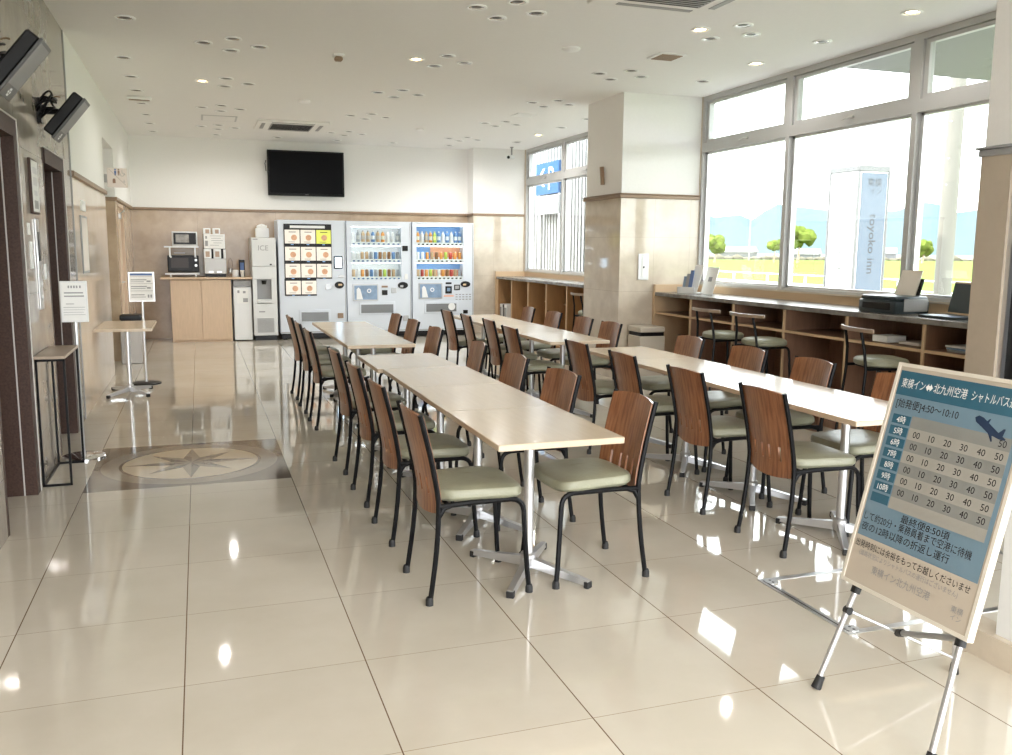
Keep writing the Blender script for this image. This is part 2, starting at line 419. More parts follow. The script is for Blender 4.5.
# low curb with glazed wind screen
b = MB().box((2.59, -1.0, 0), (2.71, 2.42, .10)); b.build('wall_curb', m_stone_p, kind='structure')
d = struct_empty('window_7')
MB().box((2.62, 2.17, .10), (2.67, 2.25, 2.3)).box((2.62, -1.0, .10), (2.67, 2.17, .13)).box((2.62, -1.0, 2.25), (2.67, 2.17, 2.3)).box((2.62, .9, .13), (2.67, .95, 2.25)).box((2.62, 1.5, .13), (2.66, 1.515, 2.25)).build('window_frame', m_whitep, d)
MB().box((2.64, .95, .13), (2.646, 2.17, 2.25)).build('window_glass', m_glass, d)
MB().box((2.71, -3, 0), (4.36, 2.42, .008)).build('trim_vestibule_floor', tiled('white_porch_tile', (.78, .78, .77), (.84, .84, .83), 2.7, .3, 0, .3, ('X', 'Y'), (.6, .6, .6), .005, .2), kind='structure')

# ------------------------------------------------------------------ floor inlays
m_i1 = mat('inlay_taupe', (.20, .165, .135), .06, var=.12, vscale=5, spec=.7); m_i2 = mat('inlay_tan', (.33, .28, .23), .06, var=.1, vscale=6, spec=.7)
m_i3 = mat('inlay_cream', (.66, .56, .42), .06, var=.05, spec=.7); m_i4 = mat('inlay_brown', (.17, .12, .09), .06, spec=.7)
cx, cy = -.10, 6.19
b = MB(); z = .0006
b.m(0).box((cx - .60, cy - .61, 0), (cx + .60, cy + .61, z))
disc = lambda r, z0, z1, mi: b.m(mi).lathe([(0, z0), (r, z0), (r, z1), (0, z1)], (cx, cy, 0), 64)
disc(.56, z, z + .0003, 1); disc(.45, z + .0003, z + .0006, 3); disc(.43, z + .0006, z + .0009, 2)
zz = z + .0009
for k in range(8):
    a = k * PI / 4; r = .42 if k % 2 == 0 else .36; ri = .14
    for sgn, mi in ((1, 0), (-1, 1)):
        b.m(mi).prism([(0, 0), (r * math.cos(a), r * math.sin(a)), (ri * math.cos(a + sgn * PI / 8), ri * math.sin(a + sgn * PI / 8))][::sgn], (cx, cy, zz), (1, 0, 0), (0, 1, 0), (0, 0, .0003))
o = b.build('compass_medallion', [m_i1, m_i2, m_i3, m_i4])
tag(o, 'round compass rose inlaid in grey and cream stone in the floor tiles near the elevators', 'floor inlay')
b = MB().m(0)
x0, x1, y0, y1 = 2.275, 3.6, 2.585, 3.175
for a, c in (((x0, y0), (x0 + .035, y1)), ((x0 + .035, y0), (x1, y0 + .03)), ((x0 + .035, y1 - .03), (x1, y1)), ((x1, y0), (x1 + .03, y1))): b.box((*a, 0), (*c, .003))
b.m(1)
for a, c in (((x0 + .014, y0 + .02), (x0 + .020, y1 - .02)),): b.box((*a, .003), (*c, .0034))
o = b.build('floor_hatch_frame', [m_steel, m_text])
tag(o, 'thin stainless steel rectangular frame set flush in the floor tiles behind the easel', 'floor frame')
for (px, py) in ((x0 + .045, y0 + .04), (x0 + .045, y1 - .04)):
    MB().m(0).lathe([(0, .003), (.03, .003), (.03, .005), (0, .005)], (px, py, 0), 16).m(1).lathe([(0, .005), (.006, .005), (.006, .0054), (0, .0054)], (px, py - .012, 0), 8).lathe([(0, .005), (.006, .005), (.006, .0054), (0, .0054)], (px, py + .012, 0), 8).build('lock_plate', [m_steel, m_text], o)

# ------------------------------------------------------------------ ceiling fittings
m_lamp = mat('warm_lamp', (1, .8, .5), .5, emit=(1, .72, .38), es=4); m_refl = mat('lamp_reflector', (.62, .61, .59), .12, 1)
m_ring = mat('white_lamp_ring', (.9, .9, .89), .3); m_bulb = mat('unlit_lamp', (.10, .095, .09), .4)


def make_dl(lit):
    t = thing('downlight', '-', 'downlight')
    MB().lathe([(.060, -.0), (.075, -.0), (.077, -.006), (.070, -.010), (.058, -.008), (.055, -.001)], seg=24).build('trim_ring', m_ring, t)
    MB().lathe([(.055, -.004), (.045, -.0015), (.03, -.0008)], seg=24).build('reflector', m_refl, t)
    MB().lathe([(0, -.0065), (.026, -.0055), (.038, -.002)], seg=16).build('lamp', m_lamp if lit else m_bulb, t)
    return t


DL = {}
used = set()


def dl(x, y, lit, label, group):
    if lit not in used:
        DL[lit] = make_dl(lit); used.add(lit); o = DL[lit]
    else: o = copy_tree(DL[lit])
    o.location = (x, y, CE); o['label'] = label; o['group'] = group


for col, xc in (('left', .33), ('middle', 2.14), ('right', 3.94)):
    ys = [8.09, 9.91, 11.73, 13.55]
    if col != 'left': ys = [6.25] + ys
    for r, yc in enumerate(ys):
        for pos, dx, dy in (('left', -.225, 0), ('right', .225, 0), ('nearest', 0, -.23), ('farthest', 0, .23)):
            lit = (col, r, pos) in {('left', 1, 'left'), ('middle', 1, 'left'), ('right', 0, 'left')}
            dl(xc + dx, yc + dy, lit, f"{'lit' if lit else 'unlit'} downlight, {pos} of four in {ORD[r]} cluster from the front, {col} ceiling row", 'downlights in clusters of four')
for nm, x in (('left', .32), ('middle', 2.13), ('right', 3.96)):
    dl(x, 14.45, False, f'lone unlit downlight near the back wall at the end of the {nm} row of clusters', 'downlights along the back wall')
for nm, x in (('television', 1.22), ('middle drinks machine', 3.02)):
    dl(x, 14.45, False, f'lone unlit downlight close to the back wall above the {nm}', 'downlights along the back wall')
for i, y in enumerate([7.45, 8.97, 9.92, 10.76, 11.69, 12.63, 13.51, 14.41]):
    dl(-.57 if i else -.45, y, False, f'{ORD[i]} unlit downlight from the front in the single row along the left wall', 'downlights along the left wall')
for i, (y, lit) in enumerate([(5.29, True), (6.25, False), (7.16, True), (8.07, False)]):
    dl(4.84, y, lit, f"{'lit' if lit else 'unlit'} downlight, {ORD[i]} from the front above the near window counter", 'downlights along the near window')
for i, (y, lit) in enumerate([(10.88, False), (11.76, False), (12.64, True), (13.6, False)]):
    dl(4.84, y, lit, f"{'lit' if lit else 'unlit'} downlight, {ORD[i]} behind the pillar along the far window", 'downlights along the far window')


def cassette(x, y, w, d, label, group=None):
    t = thing('ceiling_air_conditioner', label, 'air conditioner', (x, y, CE), 0, group)
    MB().box((-w / 2, -d / 2, -.03), (w / 2, d / 2, 0), .01).build('panel', m_white, t)
    g = MB(); g.m(0).box((-w * .3, -d * .3, -.036), (w * .3, d * .3, -.03)); g.m(1)
    for k in range(14): yy = -d * .28 + k * d * .56 / 13; g.box((-w * .28, yy - .004, -.039), (w * .28, yy + .004, -.036))
    g.build('intake_grille', [m_greyp, m_blackp], t)
    for k in range(4):
        s = MB(); s.box((-w * .3, d * .38, -.034), (w * .3, d * .43, -.03), rot=Matrix.Rotation(k * PI / 2, 3, 'Z'), piv=(0, 0, 0)); s.build('louver', m_greyp, t)


cassette(1.28, 12.95, .95, .95, 'white ceiling air conditioner with square grille, above the back part near the television', 'ceiling air conditioners')
cassette(3.03, 5.33, .95, .95, 'white ceiling air conditioner cut by the top edge of the view', 'ceiling air conditioners')
o = MB().m(0).box((.1, 12.4, CE - .006), (.55, 12.9, CE)).m(1).box((.125, 12.425, CE - .008), (.525, 12.875, CE - .006)).build('ceiling_hatch', [m_alu, m_ceil])
tag(o, 'flat square ceiling access panel with thin metal frame near the left row of downlights', 'access panel')
t = thing('ceiling_speaker', 'long brownish grille box on the ceiling among the downlights of the left wall row', 'ceiling grille', (-.57, 11.22, CE))
MB().box((-.13, -.05, -.035), (.13, .05, 0), .008).build('housing', m_ceil, t); MB().box((-.11, -.038, -.039), (.11, .038, -.035)).build('grille', m_rail, t)
for (x, y, r, lab, nm) in ((1.23, 8.15, .05, 'small square beige sensor box on the ceiling left of centre', 'motion_sensor'), (3.04, 7.19, .075, 'round white detector dish on the ceiling left of the square vent', 'smoke_detector'), (3.04, 12.66, .06, 'small round white detector far back on the ceiling between two downlight rows', 'smoke_detector'), (1.23, 10.8, .07, 'small round white detector on the ceiling in front of the air conditioner', 'smoke_detector')):
    if nm == 'motion_sensor': o = MB().m(0).box((-.05, -.05, -.02), (.05, .05, 0), .006).m(1).box((-.035, -.035, -.06), (.035, .035, -.02), .012).build(nm, [m_ceil, m_rail])
    else: o = MB().lathe([(r, 0), (r, -.012), (r * .8, -.025), (0, -.03)], seg=24).build(nm, m_ring)
    o.location = (x, y, CE); tag(o, lab, 'sensor' if nm == 'motion_sensor' else 'detector')
for i, (x, y, lab) in enumerate(((3.94, 7.18, 'square ceiling vent between the front two clusters of the right downlight row'), (3.95, 10.84, 'square ceiling vent left of the pillar top between two downlight clusters'))):
    t = thing('ceiling_vent', lab, 'vent', (x, y, CE), 0, 'square ceiling vents')
    MB().box((-.13, -.13, -.012), (.13, .13, 0), .004).build('frame', m_ring, t)
    g = MB()
    for k in range(9): g.box((-.1, -.1 + k * .024, -.018), (.1, -.092 + k * .024, -.012))
    g.build('grille', m_rail if not i else m_ring, t)
t = thing('security_camera', 'small white camera hanging from the ceiling by the far window corner', 'camera', (5.0, 14.3, CE))
MB().tube([(0, 0, 0), (0, 0, -.13)], .014).lathe([(.03, 0), (.03, -.01), (0, -.012)], seg=12).build('mount', m_greyp, t)
MB().m(0).box((-.10, -.10, -.20), (.02, 0.0, -.14), .01, rot=Matrix.Rotation(.5, 3, 'Z')).m(1).lathe([(0, 0), (.025, 0), (.025, .02), (0, .02)], (-.08, -.09, -.175), 12, ax=(-.7, -.7, -.2)).build('camera_head', [m_whitep, m_blackp], t)

# ------------------------------------------------------------------ television
t = thing('wall_television', 'large black flat television mounted high on the white back wall', 'television', (1.69, 14.85, 2.26))
MB().box((-.605, -.02, 0), (.605, .05, .71), .008, 2).build('casing', m_blackp, t)
MB().box((-.575, -.024, .04), (.575, -.02, .68)).build('screen', m_screen, t)
MB().text('SONY', (0, -.0235, .013), (1, 0, 0), (0, 0, 1), size=.022, align='C', lift=.0).build('logo', m_gtext, t)
MB().box((-.25, .05, .2), (.25, .1, .5)).build('wall_bracket', m_blackp, t)
MB().tube([(-.62, .06, .55), (-.635, .06, .5), (-.62, .07, .38)], .006).build('cable', m_blackp, t)

# ------------------------------------------------------------------ pantry counter and appliances (back wall, left)
t = thing('pantry_cabinet', 'light oak two-door base cabinet with overhanging top against the back wall', 'cabinet', (0, 0, 0))
MB().box((-.42, 14.26, .0), (.45, 14.9, .94)).build('body', m_cab, t)
for a, c in ((-.42, .012), (.018, .45)):
    MB().box((a, 14.235, .03), (c, 14.26, .94), .002).build('door', m_cab, t)
MB().box((-.56, 14.2, .95), (.76, 14.93, .98), .003).build('worktop', m_cab, t)
MB().box((.45, 14.26, .0), (.462, 14.9, .95)).build('end_panel', m_blackp, t)
t = thing('small_refrigerator', 'slim white under-counter appliance with taped notices beside the oak cabinet', 'refrigerator')
MB().box((.475, 14.3, .01), (.75, 14.88, .935), .008).build('body', m_whitep, t)
MB().box((.48, 14.245, .015), (.748, 14.3, .83), .008).build('door', m_whitep, t)
MB().box((.48, 14.25, .84), (.748, 14.3, .93), .006).build('top_panel', m_greyp, t)
MB().m(0).box((.53, 14.241, .58), (.70, 14.245, .79)).m(1).box((.54, 14.239, .74), (.57, 14.241, .78)).box((.62, 14.239, .735), (.66, 14.241, .77)).box((.62, 14.239, .6), (.69, 14.241, .66)).build('notice', [m_paper, m_gtext], t)
t = thing('ice_machine', 'tall pale grey ice dispenser marked ICE between slim appliance and food machine', 'ice machine')
m_ice = mat('pale_grey_enamel', (.68, .69, .68), .35)
b = MB(); b.box((.765, 14.3, .07), (1.13, 14.88, 1.585), .008).box((.768, 14.2, 1.15), (1.128, 14.3, 1.582), .005)
b.box((.768, 14.2, .95), (1.128, 14.3, 1.145), .004).box((.768, 14.2, .08), (1.128, 14.3, .575), .005).box((.768, 14.2, .575), (.83, 14.3, .95)).box((1.05, 14.2, .575), (1.128, 14.3, .95))
b.build('body', m_ice, t)
MB().box((.83, 14.285, .575), (1.05, 14.3, .95)).build('niche', m_greyp, t)
MB().box((.83, 14.19, .585), (1.05, 14.28, .64), .008).build('drip_tray', m_ice, t)
MB().tube([(.94, 14.24, .93), (.94, 14.24, .87)], [.04, .03], 12).build('ice_chute', m_blackp, t)
g = MB()
for k in range(14): g.box((.82, 14.194, .13 + k * .016), (1.07, 14.2, .138 + k * .016))
g.build('vent_grille', m_greyp, t)
MB().box((.79, 14.26, 0), (1.11, 14.85, .07)).build('plinth', m_blackp, t)
MB().text('ICE', (.94, 14.198, 1.39), (1, 0, 0), (0, 0, 1), size=.11, align='C').build('lettering', m_gtext, t)
MB().box((1.03, 14.194, 1.165), (1.06, 14.2, 1.185)).build('lock', m_blackp, t)
MB().box((.79, 14.197, 1.55), (.86, 14.2, 1.565)).box((.85, 14.197, .44), (.94, 14.2, .46)).build('maker_badge', m_gtext, t)
t = thing('plastic_container', 'translucent white lidded tub standing on top of the ice dispenser', 'container', (.945, 14.45, 1.585))
MB().box((-.10, -.1, 0), (.10, .1, .15), .02, 2).build('body', m_whitep, t); MB().box((-.075, -.08, .15), (.075, .08, .19), .012, 2).tube([(-.05, 0, .19), (0, 0, .205), (.05, 0, .19)], .008).build('lid', m_paper, t)


def wire_rack(name, z, label):
    t = thing(name, label, 'shelf')
    g = MB(); x0, x1, y0, y1 = -.47, .0, 14.42, 14.9
    for k in range(9): yy = y0 + k * (y1 - y0) / 8; g.tube([(x0, yy, z), (x1, yy, z)], .005, 6)
    for xx in (x0, x1): g.tube([(xx, y0, z), (xx, y1, z)], .006, 6)
    g.box((x0 - .02, y0 - .012, z - .012), (x1, y0 + .002, z + .012))
    g.build('shelf', m_whitep, t)
    for xx in (x0 + .06, x1 - .05): MB().box((xx - .012, y0 - .005, .98 if z < 1.2 else z - .15), (xx + .012, y0 + .02, z - .012)).build('bracket', m_whitep, t)
    return t


t = wire_rack('wire_shelf', 1.434, 'cream wire shelf fixed to the back wall, holding the small toaster oven')
MB().box((-.41, 14.43, 1.27), (-.39, 14.9, 1.30)).box((-.36, 14.8, 1.335), (-.2, 14.82, 1.345)).build('strut', m_whitep, t)
t = wire_rack('microwave_stand', 1.03, 'low cream wire stand under the black microwave on the oak worktop')
t = thing('toaster_oven', 'small cream toaster oven with dark glass door on the wall shelf', 'oven', (0, 0, 0))
MB().box((-.375, 14.45, 1.445), (-.01, 14.8, 1.665), .012, 2).build('body', m_whitep, t)
MB().box((-.35, 14.44, 1.475), (-.03, 14.45, 1.645)).build('door', m_blackp, t)
MB().box((-.32, 14.436, 1.50), (-.13, 14.44, 1.62)).build('door_window', mat('mottled_oven_window', (.25, .22, .17), .2, var=.5, vscale=9), t)  # mottled grey-brown colour over the door window
t = thing('microwave_oven', 'black microwave oven on the low stand over the oak cabinet', 'microwave')
MB().box((-.45, 14.45, 1.055), (.0, 14.85, 1.305), .008).build('body', m_blackp, t)
MB().box((-.44, 14.435, 1.075), (-.10, 14.45, 1.30), .004).build('door', m_blackp, t)
MB().box((-.40, 14.432, 1.12), (-.15, 14.435, 1.27)).build('door_window', mat('microwave_mesh', (.03, .018, .014), .4, var=.4, vscale=60), t)
for zz in (1.235, 1.155):
    MB().lathe([(0, 0), (.022, 0), (.018, .02), (0, .022)], (-.045, 14.45, zz), 14, ax=(0, -1, 0)).build('knob', m_steel, t)
MB().box((-.06, 14.447, 1.265), (-.03, 14.45, 1.29)).build('display', m_greyp, t)
t = thing('drink_dispenser', 'tall silver and white coffee dispenser with sign on the oak worktop', 'drink machine')
MB().box((.075, 14.35, 1.03), (.395, 14.8, 1.26), .008).build('body', m_alu, t)
MB().box((.085, 14.4, .98), (.385, 14.8, 1.03)).build('base', m_blackp, t)
MB().box((.14, 14.34, 1.045), (.2, 14.36, 1.07)).box((.26, 14.34, 1.045), (.32, 14.36, 1.07)).build('tap', m_steel, t)
for x in (.13, .27):
    MB().box((x - .055, 14.37, 1.26), (x + .055, 14.55, 1.405), .006).build('bean_hopper', m_whitep, t); MB().box((x - .03, 14.366, 1.285), (x + .03, 14.37, 1.37)).build('hopper_label', mat('bronze_label', (.45, .33, .25), .5), t)
    MB().box((x - .055, 14.42, 1.63), (x + .055, 14.55, 1.72), .006).build('cup_box', m_whitep, t); MB().box((x - .02, 14.416, 1.64), (x + .035, 14.42, 1.70)).build('hopper_label', bpy.data.materials['bronze_label'], t)
MB().box((.36, 14.37, 1.26), (.395, 14.55, 1.40), .004).build('side_pod', m_whitep, t)
s = MB().box((.08, 14.38, 1.41), (.388, 14.41, 1.63), .004).build('sign_panel', m_paper, t)
g = MB().m(0)
for k, (a, c) in enumerate(((.17, .36), (.19, .33), (.19, .36), (.22, .34), (.17, .30))): g.box((a, 14.377, 1.60 - k * .035), (c, 14.38, 1.606 - k * .035))
g.m(1).box((.10, 14.377, 1.45), (.14, 14.38, 1.53)).box((.105, 14.377, 1.56), (.13, 14.38, 1.6)); g.build('print', [m_gtext, m_greyp], s)
MB().box((.075, 14.55, 1.26), (.39, 14.78, 1.63)).build('rear_column', m_blackp, t)
o = MB().lathe([(.045, 0), (.05, .005), (.05, .09), (.042, .105), (.03, .11), (0, .112)], (.53, 14.42, .98), 20).build('white_canister', m_whitep)
tag(o, 'small round white lidded canister on the oak worktop right of the coffee dispenser', 'canister')
t = thing('cup_dispenser', 'black upright cup holder with blue label at the right end of the worktop', 'cup holder')
MB().box((.585, 14.4, .98), (.67, 14.5, 1.245), .01).build('holder', m_blackp, t)
MB().box((.60, 14.396, 1.08), (.655, 14.4, 1.2)).build('label', m_btext, t)
o = MB().lathe([(0, 0), (.022, 0), (.032, .10), (.034, .105), (.03, .105), (.02, .004)], (.628, 14.35, .98), 18).build('paper_cup', m_paper)
tag(o, 'white paper cup in front of the black cup holder', 'cup')
t = thing('glass_pot', 'empty wire and glass pot stand beside the coffee dispenser', 'pot stand', (.46, 14.5, .98))
MB().tube([(-.03, 0, 0), (-.03, 0, .24), (0, 0, .29), (.03, 0, .24), (.03, 0, 0)], .006, 6).tube([(-.03, 0, .004), (.03, 0, .004)], .006).tube([(0, -.04, .004), (0, .04, .004)], .006).build('stand', m_rail, t)
MB().lathe([(.02, 0), (.028, .02), (.028, .06), (.016, .08)], (0, -.03, .05), 14).build('cup', m_steel, t)

# ------------------------------------------------------------------ vending machines
m_vm = mat('vending_white', (.66, .71, .78), .32); m_vmi = mat('vending_interior', (.86, .88, .9), .5)
m_led = mat('vending_light', (1, 1, 1), .5, emit=(.92, .96, 1), es=1.0)
m_card = mat('backlit_food_card', (.62, .58, .52), .5, emit=(1, .90, .78), es=.06)
m_food = mat('food_photo', (.62, .36, .22), .5, emit=(.85, .42, .22), es=.03, var=.3, vscale=30); m_yel = mat('yellow_card', (.60, .64, .12), .5, emit=(.85, .85, .15), es=.05)
m_flap = mat('grey_flap', (.20, .21, .22), .25); m_blue = mat('sky_blue_panel', (.22, .42, .78), .5); m_orange = mat('salmon_panel', (.85, .42, .25), .5)
m_silver = mat('silver_panel', (.5, .51, .52), .3, .6); m_ltblue = mat('pale_blue_sticker', (.25, .36, .52), .4, var=.3, vscale=12)


def vm_common(t, x0, x1, z1, op, flap):
    Y = 14.2; b = MB()
    if op:
        a0, a1, c0, c1 = op
        b.box((x0, Y + .22, .1), (x1, 14.88, z1), .006)
        b.box((x0, Y, c1), (x1, Y + .22, z1)).box((x0, Y, .1), (x1, Y + .22, c0)).box((x0, Y, c0), (a0, Y + .22, c1)).box((a1, Y, c0), (x1, Y + .22, c1))
    else: b.box((x0, Y, .1), (x1, 14.88, z1), .006)
    b.build('cabinet', m_vm, t)
    f = MB()
    for xx in (x0 + .08, x1 - .08):
        for yy in (Y + .1, 14.75): f.lathe([(.03, 0), (.03, .03), (.015, .035), (.015, .1)], (xx, yy, 0), 10)
    f.box((x0 + .03, Y + .06, .02), (x1 - .03, 14.8, .1)); f.build('base', m_blackp, t)
    MB().box((x0 + .012, Y - .006, .115), (x1 - .012, Y, .125)).box((x1 - .02, Y - .006, .125), (x1 - .014, Y, z1 - .02)).build('door_seam', m_greyp, t)
    a0, a1, c0, c1 = flap
    MB().box((a0 - .03, Y - .012, c0 - .03), (a1 + .03, Y, c1 + .02), .004).build('delivery_frame', m_vm, t)
    MB().box((a0, Y - .016, c0), (a1, Y - .012, c1 - .02)).box((a0, Y - .02, c0), (a1, Y - .012, c0 + .02)).build('delivery_flap', m_flap, t)


def small(t, name, x, z, w_, h, m, d=.01, y=14.2): return MB().box((x - w_ / 2, y - d, z - h / 2), (x + w_ / 2, y, z + h / 2), min(.004, d * .3)).build(name, m, t)


# food machine
t = thing('food_vending_machine', 'white vending machine with eleven backlit food cards, leftmost of the three', 'vending machine', group='vending machines')
vm_common(t, 1.165, 2.20, 1.86, None, (1.49, 1.91, .29, .45))
MB().box((1.25, 14.192, .955), (1.98, 14.2, 1.80)).box((1.245, 14.192, .69), (1.735, 14.2, .955)).build('card_frame', m_blackp, t)
MB().box((1.345, 14.186, 1.735), (1.88, 14.192, 1.775), .003).text('ニチレイフーズ', (1.61, 14.185, 1.747), (1, 0, 0), (0, 0, 1), width=.2, size=.022, align='C').build('header_lamp', m_whitep, t)
for r in range(4):
    for c in range(3):
        if r == 3 and c == 2: continue
        x = 1.265 + c * .24; z = 1.50 - r * .262
        cd = MB().m(0).box((x, 14.184, z), (x + .225, 14.192, z + .21)); cd.m(1).lathe([(0, 0), (.045, 0), (.045, .002), (0, .002)], (x + (.12 if (r + c) % 3 else .14), 14.184, z + .09), 18, ax=(0, -1, 0))
        cd.m(2).box((x + .06, 14.182, z + .17), (x + .17, 14.184, z + .18)).box((x + .05, 14.182, z + .02), (x + .15, 14.184, z + .026))
        cd.build('food_card', [m_yel if (r, c) == (0, 2) else m_card, m_food, m_text], t)
        MB().box((x + .09, 14.188, z - .022), (x + .13, 14.192, z - .010)).build('button', m_blue, t)
pn = MB().box((2.01, 14.186, 1.11), (2.145, 14.2, 1.31), .006).build('touch_panel', m_blackp, t); MB().box((2.03, 14.183, 1.13), (2.125, 14.186, 1.29)).build('screen', mat('lit_screen', (.7, .85, 1), .3, emit=(.6, .8, 1), es=.9), pn)
small(t, 'coin_return_lever', 2.12, .99, .09, .035, m_silver); small(t, 'banknote_slot', 1.915, .83, .09, .085, m_silver)
MB().lathe([(0, 0), (.075, 0), (.07, .02), (0, .025)], (2.09, 14.2, .855), 20, ax=(0, -1, 0), sy=.75).build('coin_unit', m_blackp, t); small(t, 'coin_plate', 2.10, .86, .06, .03, m_tedge, .03)
small(t, 'coin_return_cup', 2.10, .37, .09, .08, m_rail, .014)


def container(kind, cols):
    b = MB()
    if kind == 'can': b.m(0).lathe([(0, 0), (.024, 0), (.027, .006), (.027, .10), (.023, .112)], seg=12).m(1).lathe([(.023, .112), (.021, .115), (0, .113)], seg=12)
    else: b.m(0).lathe([(0, 0), (.028, 0), (.03, .01), (.03, .12), (.022, .145), (.012, .16)], seg=12).m(1).lathe([(.0125, .16), (.014, .162), (.014, .18), (0, .18)], seg=12).lathe([(.0305, .04), (.0305, .1)], seg=12)
    me = b.build('tmp', [mat('drink_%d' % len(bpy.data.materials), cols[0], .3), mat('drink_%d' % len(bpy.data.materials), cols[1], .4)])
    return me


PAL = dict(white=((.8, .8, .8), (.75, .75, .78)), tan=((.55, .38, .22), (.5, .45, .4)), brown=((.25, .12, .05), (.5, .35, .2)), blue=((.12, .25, .5), (.8, .82, .85)), grey=((.35, .37, .4), (.6, .6, .6)), orange=((.75, .33, .08), (.8, .78, .7)), green=((.45, .6, .1), (.85, .85, .3)), red=((.55, .08, .06), (.8, .8, .8)))
PRO = {}


def drink(kind, colr, x, z, label, group):
    k = (kind, colr)
    if k not in PRO:
        o = container(kind, PAL[colr]); o.name = 'drink_can' if kind == 'can' else 'drink_bottle'; o.data.name = o.name; PRO[k] = o
    else:
        o = PRO[k].copy(); COL.objects.link(o)
    o.location = (x, 14.28, z); tag(o, label, 'can' if kind == 'can' else 'bottle', group)


def drinks_machine(which, x0, x1, op, rows, flap, label, panels):
    t = thing('drinks_vending_machine', label, 'vending machine', group='vending machines')
    vm_common(t, x0, x1, 1.86, op, flap)
    a0, a1, c0, c1 = op
    MB().box((a0, 14.41, c0), (a1, 14.42, c1)).build('back_panel', m_vmi, t)
    for q in panels: MB().box((q[0], 14.40, q[1]), (q[2], 14.41, q[3])).build('backdrop', q[4], t)
    for ri, (z, kind, cols) in enumerate(rows):
        sh = MB().box((a0, 14.215, z - .055), (a1, 14.40, z), .0).build('shelf', m_vmi, t)
        MB().box((a0 + .01, 14.222, (c1 if ri == 0 else rows[ri - 1][0] - .055) - .012), (a1 - .01, 14.24, (c1 if ri == 0 else rows[ri - 1][0] - .055) - .001)).build('light_tube', m_led, t)
        n_ = len(cols); st = (a1 - a0 - .08) / (n_ - 1)
        bt = MB()
        for k in range(n_): bt.box((a0 + .04 + k * st - .016, 14.208, z - .042), (a0 + .04 + k * st + .016, 14.215, z - .02))
        bt.build('button_row', m_btext if which == 'middle' else m_text, sh)
        for k, cc in enumerate(cols):
            drink(kind, cc, a0 + .04 + k * st, z, f"{cc} {'can' if kind == 'can' else 'bottle'}, {ORD[k]} from left on the {['top', 'middle', 'bottom'][ri]} shelf of the {which} vending machine", f'drinks in the {which} vending machine')
    MB().box((a0, 14.201, c0), (a1, 14.205, c1)).build('display_glass', m_clear, t)
    return t


t = drinks_machine('middle', 2.215, 3.255, (2.29, 3.09, .935, 1.775), [(1.535, 'bottle', 'white grey tan tan blue tan orange white white grey'.split()), (1.265, 'can', 'white white tan tan grey blue brown tan brown blue grey'.split()), (.985, 'can', 'tan white orange brown blue grey brown green brown tan grey'.split())],
                   (2.43, 2.95, .405, .56), 'white drinks vending machine with plain white display, middle of the three', [])
MB().box((2.30, 14.19, .60), (2.71, 14.2, .87), .003).build('sticker_frame', m_silver, t)
MB().box((2.325, 14.186, .62), (2.69, 14.19, .845)).build('advert', m_ltblue, t)
MB().prism([(0, 0), (.1, 0), (.06, .16), (.03, .19), (0, .16)], (2.36, 14.186, .625), (1, 0, 0), (0, 0, 1), (0, -.002, 0)).lathe([(.02, 0), (.035, 0), (.035, .002), (.02, .002)], (2.56, 14.185, .76), 16, ax=(0, -1, 0)).build('advert_print', m_whitep, t)
small(t, 'card_reader', 3.155, 1.437, .09, .085, m_blackp); small(t, 'coin_return_lever', 3.17, .985, .05, .09, m_whitep); small(t, 'price_plate', 2.815, .825, .1, .03, m_rail)
small(t, 'card_reader', 2.815, .73, .09, .08, m_blackp); small(t, 'banknote_slot', 2.965, .765, .09, .085, m_silver)
MB().lathe([(0, 0), (.085, 0), (.08, .02), (0, .025)], (3.115, 14.2, .845), 20, ax=(0, -1, 0), sy=.65).build('coin_unit', m_blackp, t); small(t, 'coin_plate', 3.09, .83, .05, .035, m_silver, .03); small(t, 'coin_return_cup', 3.16, .31, .09, .09, m_silver, .014)
MB().text('DyDo', (2.5, 14.199, .345), (1, 0, 0), (0, 0, 1), size=.03).build('lettering', m_gtext, t) if 0 else None
t = drinks_machine('right', 3.275, 4.31, (3.345, 4.13, .93, 1.81), [(1.535, 'bottle', 'orange white tan orange green blue white blue white blue blue'.split()), (1.265, 'can', 'white white orange tan brown orange green red orange orange'.split()), (.985, 'can', 'tan red orange green tan white orange brown red tan grey'.split())],
                   (3.50, 4.01, .41, .56), 'white drinks vending machine with blue and orange display, rightmost of three', [(3.345, 1.57, 4.13, 1.80, m_blue), (3.345, 1.27, 3.62, 1.47, m_blue), (3.62, 1.30, 4.13, 1.47, m_orange), (3.345, 1.1, 4.13, 1.2, m_blue), (3.62, .99, 4.13, 1.09, m_orange)])
MB().box((3.375, 14.19, .62), (3.775, 14.2, .88), .003).build('sticker_frame', m_silver, t)
MB().box((3.395, 14.186, .64), (3.755, 14.19, .86)).build('advert', m_ltblue, t)
MB().prism([(0, 0), (.1, 0), (.06, .16), (.03, .19), (0, .16)], (3.43, 14.186, .645), (1, 0, 0), (0, 0, 1), (0, -.002, 0)).lathe([(.02, 0), (.035, 0), (.035, .002), (.02, .002)], (3.60, 14.185, .77), 16, ax=(0, -1, 0)).build('advert_print', m_whitep, t)
small(t, 'price_plate', 3.88, .875, .1, .03, m_blackp); pn = small(t, 'card_reader', 3.88, .765, .11, .12, m_blackp); small(pn, 'reader_pad', 3.88, .77, .06, .06, m_ltblue, .012)
pn = small(t, 'banknote_slot', 4.025, .805, .10, .09, m_blackp); small(pn, 'slot_plate', 4.025, .805, .07, .06, m_silver, .013)
